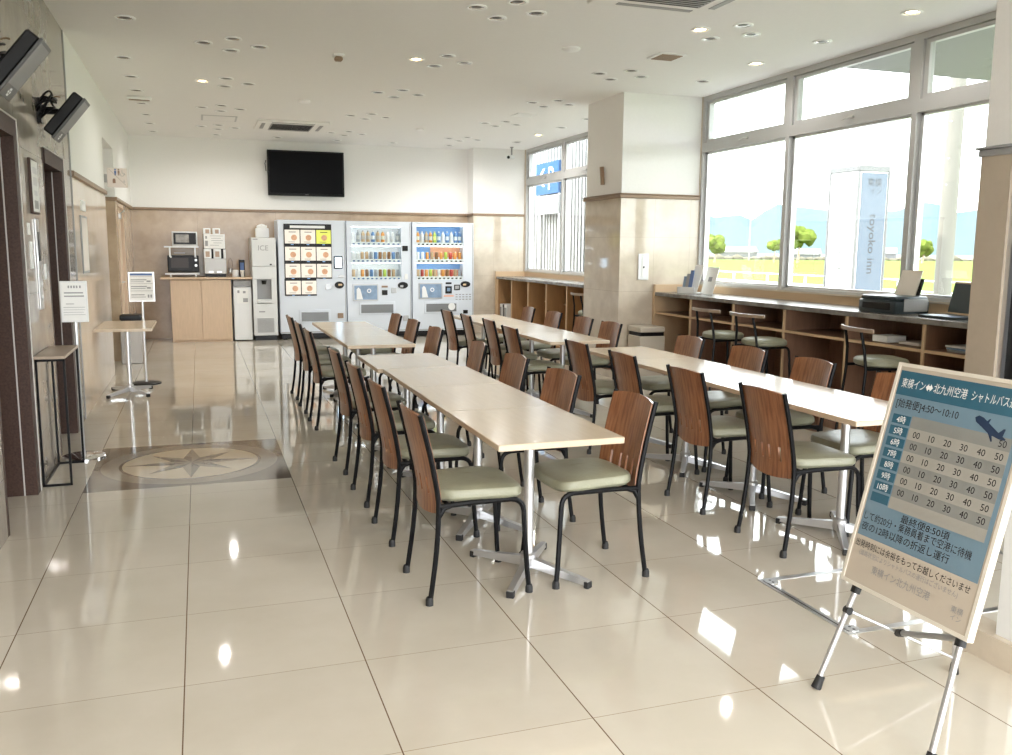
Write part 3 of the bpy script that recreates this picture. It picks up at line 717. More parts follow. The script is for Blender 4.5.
MB().lathe([(0, 0), (.085, 0), (.08, .02), (0, .025)], (4.17, 14.2, .857), 20, ax=(0, -1, 0), sy=.6).build('coin_unit', m_blackp, t); small(t, 'coin_plate', 4.15, .85, .05, .03, m_tedge, .03); small(t, 'coin_return_cup', 4.17, .40, .08, .06, m_blackp, .014)
g = MB()
for r in range(3):
    for c in range(5): g.box((4.0 + c * .058, 14.197, .60 + r * .04), (4.035 + c * .058, 14.2, .615 + r * .04))
g.build('instruction_print', m_gtext, t)
MB().box((3.80, 14.197, .655), (3.97, 14.2, .675)).build('orange_strip', m_orange, t)
MB().lathe([(0, 0), (.06, 0), (.06, .003), (0, .003)], (3.93, 14.184, .49), 18, ax=(0, -1, 0)).build('round_sticker', m_whitep, t)

# ------------------------------------------------------------------ chairs
def post_x(z):   # rear post profile
    return -.215 + .042 * math.sin(min(z, .42) / .42 * PI / 2) if z <= .42 else -.173 - .075 * ((z - .42) / .365) ** 1.3


def make_chair(seatz=.43, topz=.785):
    t = thing('dining_chair', '-', 'chair')
    W = .185
    # seat cushion
    rings = []
    for z, k in ((seatz - .012, .94), (seatz + .002, 1.0), (seatz + .022, 1.0), (seatz + .034, .965), (seatz + .042, .86), (seatz + .046, .6), (seatz + .047, .25)):
        ring = []
        for i in range(36):
            a = 2 * PI * i / 36; e = .42
            cxx = math.copysign(abs(math.cos(a)) ** e, math.cos(a)); s_ = math.copysign(abs(math.sin(a)) ** e, math.sin(a))
            ring.append((.018 + .19 * k * cxx, (.192 + .012 * cxx) * k * s_, z - (.008 * max(0, cxx) ** 2)))
        rings.append(ring)
    MB().loft(rings).build('seat', m_seat, t)
    # backrest panel
    zs = [.375, .40, .44, .452, .50, .512, .56, .62, .68, .74, .775]
    us = [-1, -.8, -.68, -.605, -.515, -.44, -.28, -.205, -.115, -.04, .04, .115, .205, .28, .44, .515, .605, .68, .8, 1]
    slots = {3, 7, 11, 15}
    slots = {i for i, (a, c) in enumerate(zip(us, us[1:])) if any(abs((a + c) / 2 - q) < .03 for q in (-.56, -.16, .16, .56))}
    b = MB(); G = []
    for j, z in enumerate(zs):
        row = []
        for u in us:
            zz = z
            if j >= len(zs) - 2: zz += .014 * (1 - u * u)
            if j <= 1: zz -= .018 * (1 - u * u)
            row.append(b.bm.verts.new((post_x(z) + .004 - .030 * (1 - u * u), u * (W - .004), zz)))
        G.append(row)
    for j in range(len(zs) - 1):
        for i in range(len(us) - 1):
            if i in slots and j in (2, 3, 4): continue
            b.bm.faces.new((G[j][i], G[j][i + 1], G[j + 1][i + 1], G[j + 1][i]))
    bmesh.ops.recalc_face_normals(b.bm, faces=b.bm.faces[:])
    bmesh.ops.solidify(b.bm, geom=b.bm.faces[:] + b.bm.edges[:] + b.bm.verts[:], thickness=.011)
    b.build('backrest', m_chairwood, t)
    R = .0112
    for s in (-1, 1):
        zz = [0.02, .08, .15, .22, .3, .37, .42, .47, .54, .61, .68, .74, topz]
        pts = [(post_x(z), s * (W + (.012 * (1 - z / .42) if z < .42 else 0)), z) for z in zz]
        lg = MB().tube(pts, R, 8).build('leg', m_black, t)
        MB().lathe([(0, 0), (.0165, 0), (.0165, .022), (.0125, .034), (.0112, .034)], (post_x(0) - .001, s * (W + .012), 0), 10).build('foot_cap', m_rubber, lg)
        pts = [(-.174, s * W, .405), (-.05, s * (W - .004), .409), (.10, s * (W - .004), .409)] + bez((.14, s * (W - .004), .409), (.192, s * (W - .004), .405), (.196, s * W, .355), 5) + [(.203, s * (W + .002), .22), (.213, s * (W + .008), .08), (.219, s * (W + .01), .02)]
        lg = MB().tube(pts, R, 8).build('leg', m_black, t)
        MB().lathe([(0, 0), (.0165, 0), (.0165, .022), (.0125, .034), (.0112, .034)], (.22, s * (W + .01), 0), 10).build('foot_cap', m_rubber, lg)
    f = MB()
    for x in (-.13, .12): f.tube([(x, -W + .004, .407), (x, W - .004, .407)], .009, 8)
    f.tube([(-.13, 0, .407), (.12, 0, .407)], .009, 8)
    for s in (-1, 1): f.tube([(-.172, s * W, .36), (-.15, s * W, .395), (-.12, s * W, .405)], .010, 8)
    f.build('seat_frame', m_black, t)
    return t


chair0 = make_chair(); first = [True]


def place_chair(x, y, rz, label, group):
    o = chair0 if first[0] else copy_tree(chair0); first[0] = False
    o.location = (x, y, 0); o.rotation_euler = (0, 0, rz); o['label'] = label; o['group'] = group


AL = [3.55, 4.31, 5.0, 5.76, 7.23, 7.98, 8.72]
AR = [3.56, 4.39, 5.15, 5.95, 7.15, 7.97, 8.72]
BL = [3.58, 4.31, 5.09, 5.83, 7.09, 7.88, 8.50, 9.17]
BR = [3.75, 4.47, 5.14, 5.92, 7.30, 7.91, 8.69, 9.46]
rj = random.Random(3)
for k, y in enumerate(AL): place_chair(1.045, y, (.02, .03, .03, .03, .02, .02, .03)[k], f'wood-backed chair, {ORD[k]} from the front on the aisle side of the left table row', 'chairs at the left table row, aisle side')
for k, y in enumerate(AR): place_chair(1.605, y, PI + (.03, .07, .02, -.06, .03, .02, .02)[k], f'wood-backed chair, {ORD[k]} from the front on the right side of the left table row', 'chairs at the left table row, inner side')
for k, y in enumerate(BL): place_chair(2.785 - (0, 0, 0, 0, .07, 0, .04, .06)[k], y, rj.uniform(-.04, .04), f'wood-backed chair, {ORD[k]} from the front on the left side of the right table row', 'chairs at the right table row, inner side')
for k, y in enumerate(BR): place_chair(3.29, y, PI + rj.uniform(-.04, .05), f'wood-backed chair, {ORD[k]} from the front on the window side of the right table row', 'chairs at the right table row, window side')

# ------------------------------------------------------------------ tables
def make_table(w_, d_, h, name='dining_table', cat='table'):
    t = thing(name, '-', cat)
    MB().m(0).box((-w_ / 2, -d_ / 2, h - .027), (w_ / 2, d_ / 2, h), .003).build('tabletop', m_table, t)
    MB().tube([(0, 0, .05), (0, 0, h - .035)], .0225, 14).box((-.11, -.11, h - .035), (.11, .11, h - .027)).build('column', m_alu2, t)
    b = MB(); L_ = .325
    for k in range(4):
        a = [math.atan2(.27, .18), math.atan2(.27, -.18), math.atan2(-.27, -.18), math.atan2(-.27, .18)][k]
        u = V((math.cos(a), math.sin(a), 0)); v = V((-u.y, u.x, 0))
        r1 = [u * .0 + v * q + V((0, 0, z)) for q, z in ((-.02, .03), (.02, .03), (.016, .075), (-.016, .075))]
        r2_ = [u * L_ + v * q + V((0, 0, z)) for q, z in ((-.016, .012), (.016, .012), (.013, .034), (-.013, .034))]
        b.loft([r1, r2_])
    b.lathe([(.032, .028), (.036, .04), (.036, .085), (.028, .095), (.0225, .095)], seg=16)
    bs = b.build('base', m_alu2, t)
    for k in range(4):
        a = [math.atan2(.27, .18), math.atan2(.27, -.18), math.atan2(-.27, -.18), math.atan2(-.27, .18)][k]
        MB().box((L_ - .02, -.017, 0), (L_ + .004, .017, .03), .003, rot=Matrix.Rotation(a, 3, 'Z'), piv=(0, 0, 0)).build('foot_cap', m_rubber, bs)
    return t


tb = make_table(.545, .768, .68); ft = True


def place_table(x, y0, y1, label, group, rz=0):
    global ft
    o = tb if ft else copy_tree(tb); ft = False
    o.location = (x, (y0 + y1) / 2, 0); o.rotation_euler = (0, 0, rz); o['label'] = label; o['group'] = group


for k, (a, c) in enumerate([(3.2, 3.97), (3.97, 4.74), (4.74, 5.51)]): place_table(1.348, a, c, f'maple-topped rectangular table, {ORD[k]} from the front in the left table row', 'tables of the left row')
place_table(1.315, 5.515, 6.284, 'maple-topped rectangular table, fourth in the left row, set slightly left of the others', 'tables of the left row', 0)
for k, (a, c) in enumerate([(6.92, 7.69), (7.69, 8.46), (8.46, 9.23)]): place_table(1.345, a, c, f'maple-topped rectangular table, {ORD[k]} behind the gap in the left table row', 'tables of the left row')
for k, (a, c) in enumerate([(3.2, 3.97), (3.97, 4.74), (4.74, 5.51), (5.51, 6.28)]): place_table(3.05, a, c, f'maple-topped rectangular table, {ORD[k]} from the front in the right table row', 'tables of the right row')
for k, (a, c) in enumerate([(6.77, 7.54), (7.54, 8.31), (8.31, 9.08), (9.08, 9.85)]): place_table(2.99, a, c, f'maple-topped rectangular table, {ORD[k]} behind the gap in the right table row', 'tables of the right row')
t = make_table(.50, .98, .68, 'pedestal_table'); t.location = (-.69, 9.36, 0)
t['label'] = 'small maple-topped pedestal table standing alone by the left wall'; t['category'] = 'table'

# ------------------------------------------------------------------ window counters and bookshelf
def counter(name, label, y0, y1, divs, shelf_set, mwood, medge, end_hi=0, extra=None):
    t = thing(name, label, 'counter')
    X0, X1, Z = 4.83, XR, .935
    o = MB().box((X0 - .02, y0, Z), (X1, y1, Z + .04), .004).build('countertop', m_ctop, t)
    MB().box((X1 - .02, y0, Z + .04), (X1, y1, 1.06)).build('splashback', m_shelfe, t)
    MB().box((X1 - .03, y0, .0), (X1 - .01, y1, Z)).build('back_panel', mwood, t)
    MB().box((X0 + .03, y0, 0), (X1 - .03, y1, .06)).build('bottom_panel', mwood, t)
    for yy in divs:
        MB().m(0).box((X0 + .012, yy - .012, .06), (X1 - .03, yy + .012, Z)).m(1).box((X0, yy - .013, 0), (X0 + .012, yy + .013, Z)).build('divider', [mwood, medge], t)
    for (a, c, z) in shelf_set[1]:
        MB().m(0).box((X0 + shelf_set[0] + .01, a, z - .022), (X1 - .03, c, z)).m(1).box((X0 + shelf_set[0], a, z - .022), (X0 + shelf_set[0] + .01, c, z)).build('shelf', [mwood, medge], t)
    return t


dv = [8.88, 8.13, 7.34, 6.55, 5.75, 4.95, 4.3]
t = counter('window_counter', 'long grey-topped bar counter with open shelves under the near windows', 4.14, 8.895, dv, (.0, [(a - .013, c + .013, .755) for a, c in zip(dv, dv[1:])]), m_shelfd, m_shelfe)
MB().box((4.80, 8.86, 0), (5.35, 8.898, .98)).tube([(4.82, 8.879, .98), (4.82, 8.879, 1.06)], .019).box((4.82, 8.86, .98), (5.35, 8.898, 1.06)).build('end_panel', m_shelfe, t)
MB().box((4.845, 4.31, .45), (4.87, 4.94, .62), .003).build('drawer', m_shelfe, t)
dv = [14.5, 13.78, 13.0, 12.23, 11.45, 10.68, 9.9]
t = counter('bookshelf_counter', 'orange-brown open shelving with grey top under the far window', 9.62, 14.52, dv, (.28, [(a - .013, c + .013, .64) for a, c in zip(dv, dv[1:])]), m_shelfw, m_shelfe)
MB().box((4.80, 14.51, 0), (5.35, 14.545, 1.06)).build('end_panel', m_shelfe, t)
for k, (yy, wd) in enumerate(((14.32, .10), (14.20, .05), (14.08, .13))):
    t = thing('storage_binder', ['wide white binder at the far end of the far shelf unit', 'thin black binder between two white ones in the far shelf', 'wide white binder, right of the thin black one in the far shelf'][k], 'binder', (4.86, yy + .08, .06), 0, 'binders in the far shelf')
    MB().box((0, -wd / 2, 0), (.24, wd / 2, .45), .004).build('cover', m_blackp if k == 1 else m_paper, t)
    MB().box((-.003, -wd / 2 + .008, .2), (0, wd / 2 - .008, .40)).build('spine_label', m_greyp, t)
for k, (x, y, z, sz, mm, lab) in enumerate(((4.88, 5.35, .76, (.18, .16, .05), m_paper, 'white paper pack on the upper shelf of the near counter, under the printer'), (4.92, 5.08, .76, (.2, .2, .02), m_cream, 'cream folder lying on the upper shelf of the near counter near the divider'))):
    o = MB().box((x, y, z), (x + sz[0], y + sz[1], z + sz[2]), .003).build('paper_pack' if not k else 'folder', mm); tag(o, lab, 'papers')
for k in range(3):
    o = MB().box((4.9 + .01 * k, 4.42 + .04 * k, .756 + .014 * k), (5.1, 4.8 + .02 * k, .769 + .014 * k), .002).build('magazine', [m_greyp, m_ltblue, m_paper][k]); tag(o, ['grey magazine at the bottom of the pile', 'pale blue magazine in the middle of the pile', 'white magazine on top of the pile'][k] + ' on the near counter shelf', 'magazine', 'magazines under the near counter')
t = thing('cable_box', 'small black adapter with cable above the drawer of the near counter', 'adapter', (4.88, 4.5, .06))
MB().box((0, 0, 0), (.1, .16, .05), .006).build('case', m_blackp, t)

# bar stools
def make_stool():
    t = thing('bar_stool', '-', 'stool'); W = .15; b = MB(); rings = []
    for z, k in ((.628, .92), (.64, 1.0), (.665, 1.0), (.68, .93), (.69, .7), (.692, .3)):
        rings.append([(.02 + .17 * k * math.copysign(abs(math.cos(a)) ** .7, math.cos(a)), .18 * k * math.copysign(abs(math.sin(a)) ** .7, math.sin(a)), z) for a in [2 * PI * i / 32 for i in range(32)]])
    b.loft(rings).build('seat', m_seat, t)
    for s in (-1, 1):
        pts = [(-.215, s * .17, .02), (-.19, s * .16, .3), (-.165, s * W, .6), (-.175, s * (W - .02), .75), (-.205, s * (W - .035), .90)]
        lg = MB().tube(pts, .011, 8).build('leg', m_black, t); MB().lathe([(0, 0), (.016, 0), (.016, .022), (.011, .03)], (-.216, s * .171, 0), 10).build('foot_cap', m_rubber, lg)
        pts = [(-.165, s * W, .617), (.10, s * W, .617)] + bez((.13, s * W, .617), (.17, s * W, .61), (.172, s * W, .56), 4) + [(.19, s * .16, .3), (.205, s * .17, .02)]
        lg = MB().tube(pts, .011, 8).build('leg', m_black, t); MB().lathe([(0, 0), (.016, 0), (.016, .022), (.011, .03)], (.206, s * .171, 0), 10).build('foot_cap', m_rubber, lg)
    f = MB(); zf = .26
    f.tube([(-.19, -.16, zf), (-.19, .16, zf)], .009).tube([(.193, -.16, zf), (.193, .16, zf)], .009).tube([(-.19, -.16, zf), (.193, -.16, zf)], .009).tube([(-.19, .16, zf), (.193, .16, zf)], .009)
    f.build('footrest', m_black, t)
    MB().tube([(-.10, -W, .617), (-.10, W, .617)], .009).tube([(.10, -W, .617), (.10, W, .617)], .009).tube([(-.1, 0, .617), (.1, 0, .617)], .009).build('seat_frame', m_black, t)
    b = MB(); top = []
    pl = [(-.232 + .05 * (u * u), u * .24) for u in [i / 6 - 1 for i in range(13)]]
    b.loft([[(x, y, .878), (x + .016, y, .878), (x + .016, y, .905), (x, y, .905)] for x, y in pl]).build('back_rail', m_cab if 0 else m_brail, t)
    return t


m_brail = mat('weathered_wood_rail', (.34, .25, .18), .3, var=.15, vscale=6)
st = make_stool()
for k, (x, y, rz, lab) in enumerate(((4.62, 7.2, .0, 'bar stool with thin back rail at the near counter, closest to the pillar'), (4.62, 6.55, .05, 'bar stool with thin back rail at the near counter, second from the pillar'), (4.62, 5.14, -.25, 'bar stool with thin back rail at the near counter, below the printer'), (4.6, 10.1, 0, 'bar stool against the far shelving, half hidden by the pillar'))):
    o = st if not k else copy_tree(st); o.location = (x, y, 0); o.rotation_euler = (0, 0, rz); o['label'] = lab; o['group'] = 'bar stools at the window counters'

# items on the near counter (top z .975)
ZC = .975
t = thing('brochure_stand', 'clear and white brochure holder at the pillar end of the near counter', 'brochure holder', (5.02, 8.52, ZC), .25)
MB().box((-.02, -.13, 0), (.14, .13, .015), .004).box((-.03, -.13, 0), (-.02, .13, .07), .003).build('tray', m_whitep, t)
R_ = Matrix.Rotation(.35, 3, 'Y')
MB().m(0).box((0, -.125, .012), (.012, .0, .33), .002, rot=R_, piv=(0, 0, 0)).build('back_board', m_paper, t)
t2 = thing('leaflet', 'white leaflet leaning against the window by the brochure holder', 'leaflet', (5.14, 8.33, ZC), .1)
MB().m(0).box((0, -.1, .0), (.006, .1, .30), .001, rot=Matrix.Rotation(.28, 3, 'Y'), piv=(0, 0, 0)).m(1).box((-.002, -.03, .14), (0, .03, .19), 0, rot=Matrix.Rotation(.28, 3, 'Y'), piv=(0, 0, 0)).build('sheet', [m_paper, m_gtext], t2)
for k, (dx, dy, h, mm, lab) in enumerate(((-.012, .07, .17, m_ltblue, 'pale blue folded brochure standing in the counter holder'), (-.008, .02, .2, m_greyp, 'grey folded brochure standing in the middle of the counter holder'), (-.012, -.05, .24, m_btext, 'tall dark blue brochure standing in the counter holder'))):
    o = MB().box((0, -.025, 0), (.008, .025, h), .001, rot=Matrix.Rotation(.2, 3, 'Y'), piv=(0, 0, 0)).build('brochure', mm); o.location = (5.02 + dx, 8.52 + dy, ZC + .016); o.rotation_euler = (0, 0, .25); tag(o, lab, 'brochure', 'brochures in the counter holder')

m_prn = mat('dark_printer_plastic', (.035, .05, .058), .3)
t = thing('inkjet_printer', 'black desktop printer with raised rear paper tray on the near counter', 'printer', (5.06, 5.50, ZC), -.02)
MB().box((-.17, -.20, 0), (.15, .20, .10), .012, 2).build('body', m_prn, t)
MB().box((-.16, -.19, .10), (.14, .19, .135), .014, 2).build('scanner_lid', m_prn, t)
MB().box((-.176, -.15, .03), (-.168, .15, .085), .004).build('output_slot', m_blackp, t)
MB().box((-.09, -.2045, .02), (.13, -.199, .115), .003).build('side_panel', m_greyp, t)
tr = MB().box((.10, -.13, .12), (.115, .13, .27), .004, rot=Matrix.Rotation(.3, 3, 'Y'), piv=(.1, 0, .12)).build('paper_tray', m_blackp, t)
MB().box((.088, -.105, .125), (.096, .105, .33), 0, rot=Matrix.Rotation(.3, 3, 'Y'), piv=(.1, 0, .12)).build('paper_stack', m_cream, t)
t = thing('laptop_computer', 'dark laptop with its lid open at the right end of the near counter', 'laptop', (5.06, 4.93, ZC), -.1)
MB().box((-.15, -.17, 0), (.10, .17, .018), .004).build('base', m_prn, t)
MB().box((-.14, -.155, .018), (-.02, .155, .0195)).build('touch_area', m_ltblue, t)
lid = MB().box((.09, -.17, .018), (.10, .17, .25), .003, rot=Matrix.Rotation(.22, 3, 'Y'), piv=(.1, 0, .018)).build('lid', m_prn, t)
MB().box((.089, -.16, .243), (.101, .17, .256), .001, rot=Matrix.Rotation(.22, 3, 'Y'), piv=(.1, 0, .018)).box((.084, -.16, .018), (.089, .17, .03), 0, rot=Matrix.Rotation(.22, 3, 'Y'), piv=(.1, 0, .018)).build('lid_edge', m_shelfe, lid)

# pillar fittings
t = thing('wall_intercom', 'slim white control panel on the tiled front of the pillar', 'wall panel', (4.67, 8.9, 1.11))
MB().box((-.065, -.015, 0), (.065, 0, .29), .004).build('plate', m_whitep, t); MB().box((-.022, -.02, .03), (.022, -.015, .26), .003).build('switch_strip', m_paper, t); MB().box((-.008, -.023, .13), (.008, -.02, .15)).build('button', m_blackp, t)
t = thing('wooden_wall_plaque', 'narrow brown wooden piece sticking out of the white pillar side', 'bracket', (4.388, 9.35, 2.17))
MB().box((-.045, -.012, 0), (.0, .012, .20), .003, rot=Matrix.Rotation(-.08, 3, 'Y'), piv=(0, 0, 0)).build('bar', m_rail, t)

# trash bins
def bin_(name, x, y, w_, d_, h, lab, body, top):
    t = thing(name, lab, 'trash bin', (x, y, 0))
    MB().box((-w_ / 2, -d_ / 2, .0), (w_ / 2, d_ / 2, h - .10), .008).build('body', body, t)
    MB().box((-w_ / 2 + .01, -d_ / 2 + .01, h - .10), (w_ / 2 - .01, d_ / 2 - .01, h - .06)).build('opening_band', m_blackp, t)
    MB().box((-w_ / 2, -d_ / 2, h - .06), (w_ / 2, d_ / 2, h), .01).build('lid', top, t)
    return t


m_binw = mat('beige_bin', (.62, .56, .47), .45)
t = bin_('trash_bin', 4.62, 8.68, .30, .3, .615, 'beige trash bin with black slot band in front of the pillar', m_binw, m_binw)
t = bin_('trash_bin', -.82, 11.9, .25, .3, .60, 'grey steel trash bin with black top beside the restroom doorway', mat('bin_grey_taupe', (.36, .33, .30), .35, .3), m_blackp)

# ------------------------------------------------------------------ left wall items
t = thing('console_table', 'narrow high console with dark frame and wooden top between the elevators', 'console table')
MB().box((-.945, 5.79, .772), (-.775, 6.42, .79), .002).build('tabletop', mat('grey_brown_top', (.42, .33, .25), .35, var=.1, stretch=(1, 8, 8)), t)
f = 0.0065
for y in (5.80, 6.40):
    MB().box((-.94, y - f, .0), (-.94 + 2 * f, y + f, .772)).box((-.79, y - f, .0), (-.79 + 2 * f, y + f, .772)).box((-.94, y - f, 0), (-.777, y + f, 2 * f)).box((-.94, y - f, .758), (-.777, y + f, .772)).build('leg_frame', m_black, t)
MB().box((-.94, 5.80, 0), (-.94 + 2 * f, 6.40, 2 * f)).build('floor_bar', m_black, t)


def stand_sign(x, y, zb, zt, w_, lab, bm, head, lines, base_m, r=.15, rz=0):
    t = thing('sign_stand', lab, 'sign stand', (x, y, 0), rz)
    MB().lathe([(0, 0), (r, 0), (r, .012), (r * .85, .02), (0, .024)], seg=32).build('base', base_m, t)
    MB().tube([(0, 0, .02), (0, 0, zb + .02)], .0125, 12).build('pole', m_alu2, t)
    bd = MB().box((-w_ / 2, -.012, zb), (w_ / 2, .008, zt), .003).build('sign_board', bm, t)
    MB().box((-w_ / 2 + .012, -.0145, zb + .012), (w_ / 2 - .012, -.012, zt - .012)).build('sheet', m_paper, bd)
    for q, mm in ((head, 0), (lines, 1)):
        g = MB()
        for (a, c, z, h) in q: g.box((-w_ / 2 + a * w_, -.0155, zb + z * (zt - zb)), (-w_ / 2 + c * w_, -.0145, zb + (z + h) * (zt - zb)))
        g.build('print', [m_btext, m_gtext][mm], bd)
    return t


stand_sign(-.575, 10.0, .865, 1.175, .255, 'silver notice stand with framed menu sheet behind the pedestal table', m_alu2, [(.08, .92, .88, .07)],
           [(.08, .92, .84, .01), (.1, .7, .72, .03), (.1, .6, .66, .02), (.08, .92, .60, .012), (.1, .7, .50, .03), (.1, .65, .44, .02), (.08, .92, .36, .012), (.1, .6, .22, .03), (.1, .65, .15, .02), (.72, .78, .14, .1), (.82, .88, .14, .1), (.7, .85, .66, .05), (.7, .85, .44, .05)], m_blackp)
t = stand_sign(-.80, 6.56, .93, 1.205, .165, 'slim white paper notice stand beside the elevator door', m_whitep, [], [(.3, .36, .83, .06), (.4, .46, .83, .06), (.5, .56, .83, .06), (.6, .66, .83, .06), (.72, .78, .83, .06), (.15, .85, .70, .03), (.15, .88, .62, .03), (.2, .5, .44, .015), (.1, .9, .36, .01), (.1, .9, .3, .008), (.1, .85, .24, .008), (.1, .9, .18, .008)], m_chrome, .14)
for c in t.children:
    pass
# framed poster, call panel and notices on the stone between the elevators
t = thing('framed_poster', 'tall framed white notice on the grey stone between the two elevators', 'poster', (XL, 6.18, 1.63))
MB().box((0, -.11, 0), (.018, .13, .33), .003).build('frame', m_darkst, t)
g = MB().m(0).box((.018, -.10, .012), (.0195, .12, .318)); g.m(1).box((.0195, -.07, .24), (.02, .09, .28)).box((.0195, -.06, .17), (.02, .08, .22)).box((.0195, -.05, .11), (.02, .07, .14)); g.m(2).box((.0195, -.06, .03), (.02, .08, .08)); g.build('sheet', [m_paper, m_alu2, m_greyp], t)
t = thing('elevator_call_panel', 'tall steel elevator call panel under the framed notice', 'call panel', (XL, 6.22, 1.04))
MB().box((0, -.05, 0), (.012, .05, .56), .003).build('plate', m_steel, t)
MB().box((.012, -.03, .30), (.015, .03, .48)).build('display', m_blackp, t)
for zz in (.08, .16): MB().lathe([(0, 0), (.014, 0), (.014, .006), (0, .007)], (.012, 0, zz), 14, ax=(1, 0, 0)).build('button', m_whitep, t)
for (y, z, w_, h, lab) in ((5.95, 1.30, .08, .16, 'small white vertical card on the stone left of the call panel'), (6.42, 1.22, .07, .1, 'small pale card on the stone right of the call panel'), (5.92, 1.5, .07, .07, 'small square white card high on the stone near the first elevator')):
    o = MB().box((XL, y, z), (XL + .006, y + w_, z + h), .001).build('wall_card', m_paper); tag(o, lab, 'card', 'cards on the elevator wall')
t = thing('framed_notice', 'faint framed notice on the beige tiles right of the second elevator', 'notice', (XL, 8.45, 1.2))
MB().box((0, 0, 0), (.012, .42, .5), .003).build('frame', m_greyp, t); MB().box((.012, .02, .02), (.014, .40, .48)).build('sheet', m_cream, t)
o = MB().box((XL, 8.55, 1.74), (XL + .01, 8.85, 1.83), .002).build('wall_plate', m_paper); tag(o, 'small pale plate above the faint framed notice on beige tiles', 'plate')

# restroom sign projecting from the corridor pier
t = thing('restroom_sign', 'projecting pale restroom sign with coloured pictograms high on the left wall', 'sign', (XL, 10.86, 2.08))
MB().box((0, -.02, .05), (.03, .02, .14), .003).build('bracket', m_greyp, t)
MB().box((.03, -.01, 0), (.235, .01, .21), .003).build('plate', mat('pale_pink_plate', (.72, .64, .58), .4), t)
g = MB(); Y = -.0115
def man(x, z, s, mi):
    g.m(mi).lathe([(0, 0), (.009 * s, 0), (.009 * s, .001), (0, .001)], (x, Y, z + .062 * s), 10, ax=(0, -1, 0)).box((x - .010 * s, Y, z + .022 * s), (x + .010 * s, Y + .001, z + .05 * s)).box((x - .008 * s, Y, z), (x - .001, Y + .001, z + .022 * s)).box((x + .001, Y, z), (x + .008 * s, Y + .001, z + .022 * s))
man(.115, .13, 1, 0); man(.15, .13, 1, 1)
g.m(2).tube([(.185 + .018 * math.cos(a), Y, .14 + .018 * math.sin(a)) for a in [PI * .8 + i * PI * 1.3 / 8 for i in range(9)]], .002, 4).tube([(.185, Y, .185), (.185, Y, .155), (.205, Y, .155), (.215, Y, .135)], .003, 4)
g.m(3).box((.085, Y, .045), (.115, Y + .001, .085)).box((.09, Y, .085), (.11, Y + .001, .095)); g.m(2).box((.19, Y, .06), (.215, Y + .001, .064)).box((.2, Y, .05), (.204, Y + .001, .085))
g.m(4).prism([(0, 0), (.004, 0), (.17, -.17), (.166, -.17)], (.05, Y, .195), (1, 0, 0), (0, 0, 1), (0, .001, 0))
g.build('pictogram', [m_btext, m_rail, m_greyp, m_shelfd, m_i2], t)


# monitors above the elevators
def monitor(y, lab):
    t = thing('hall_monitor', lab, 'monitor', (XL, y, 2.245 if y > 6 else 2.265))
    R = Matrix.Rotation(.67, 3, 'Y')    # leans out at the top, screen faces down into the hall
    P = (.09, 0, -.11)
    def bx(a, c, bev, name, m, par=t): return MB().box(a, c, bev, rot=R, piv=P).build(name, m, par)
    bx((.02, -.125, -.11), (.09, .125, .205), .01, 'casing', m_blackp)
    bz = bx((.09, -.13, -.12), (.105, .13, .21), .003, 'bezel', mat('dark_bezel_%d' % int(y * 10), (.10, .10, .10), .4))
    bx((.105, -.125, -.05), (.107, .105, .19), 0, 'screen', mat('grey_screen_%d' % int(y * 10), (.24, .24, .24), .4), bz)
    g = MB(); 
    for k in range(6):
        a = k * PI / 3; g.box((.105, -.004 + .018 * math.cos(a), -.085 + .018 * math.sin(a) - .004), (.107, .008 + .018 * math.cos(a), -.077 + .018 * math.sin(a)), 0, rot=R, piv=P)
    g.build('speaker_holes', m_whitep, bz)
    MB().box((0, -.04, -.02), (.02, .04, .14), .003).tube([(.02, 0, .06), (.12, 0, .06)], .02, 8).build('wall_bracket', m_blackp, t)
    cb = MB(); rr = random.Random(int(y * 100))
    for k in range(9):
        p0 = V((.0, rr.uniform(-.12, .05), rr.uniform(-.02, .12))); p3 = V((.1, rr.uniform(-.15, .1), rr.uniform(.05, .18))); mid = (p0 + p3) / 2 + V((rr.uniform(.0, .06), rr.uniform(-.16, -.02), rr.uniform(-.04, .14)))
        cb.tube(bez(p0, mid, p3, 8), rr.uniform(.004, .008), 6)
    cb.build('cables', m_blackp, t)
    MB().tube(bez((.0, .06, .05), (.06, .16, .2), (.12, .12, .17), 8), .005, 6).build('brown_cable', m_rail, t)


monitor(4.95, 'grey-fronted monitor tilted down above the first elevator, larger in view and cut by the frame')
monitor(6.62, 'smaller-looking grey-fronted monitor tilted down on the stone above the second elevator')

# ------------------------------------------------------------------ easel with shuttle bus timetable
yw, tl = 1.56, .25; bw, bh = .52, .75
BL_ = V((2.00, 2.33, .35)); D_ = V((math.cos(yw), -math.sin(yw), 0)); N_ = V((-math.sin(yw), -math.cos(yw), 0))
U_ = V((0, 0, math.cos(tl))) - N_ * math.sin(tl); N2 = D_.cross(U_).normalized()
if N2.dot(N_) < 0: N2 = -N2
t = thing('timetable_board', 'tilted white-framed shuttle bus timetable board with dark teal header on the easel', 'sign board', BL_)


def bpt(x, y, z=0): return D_ * x + U_ * y + N2 * z


def bslab(b, x0, x1, y0, y1, z0, z1): return b.prism([(x0, y0), (x1, y0), (x1, y1), (x0, y1)], N2 * z0, D_, U_, N2 * (z1 - z0))


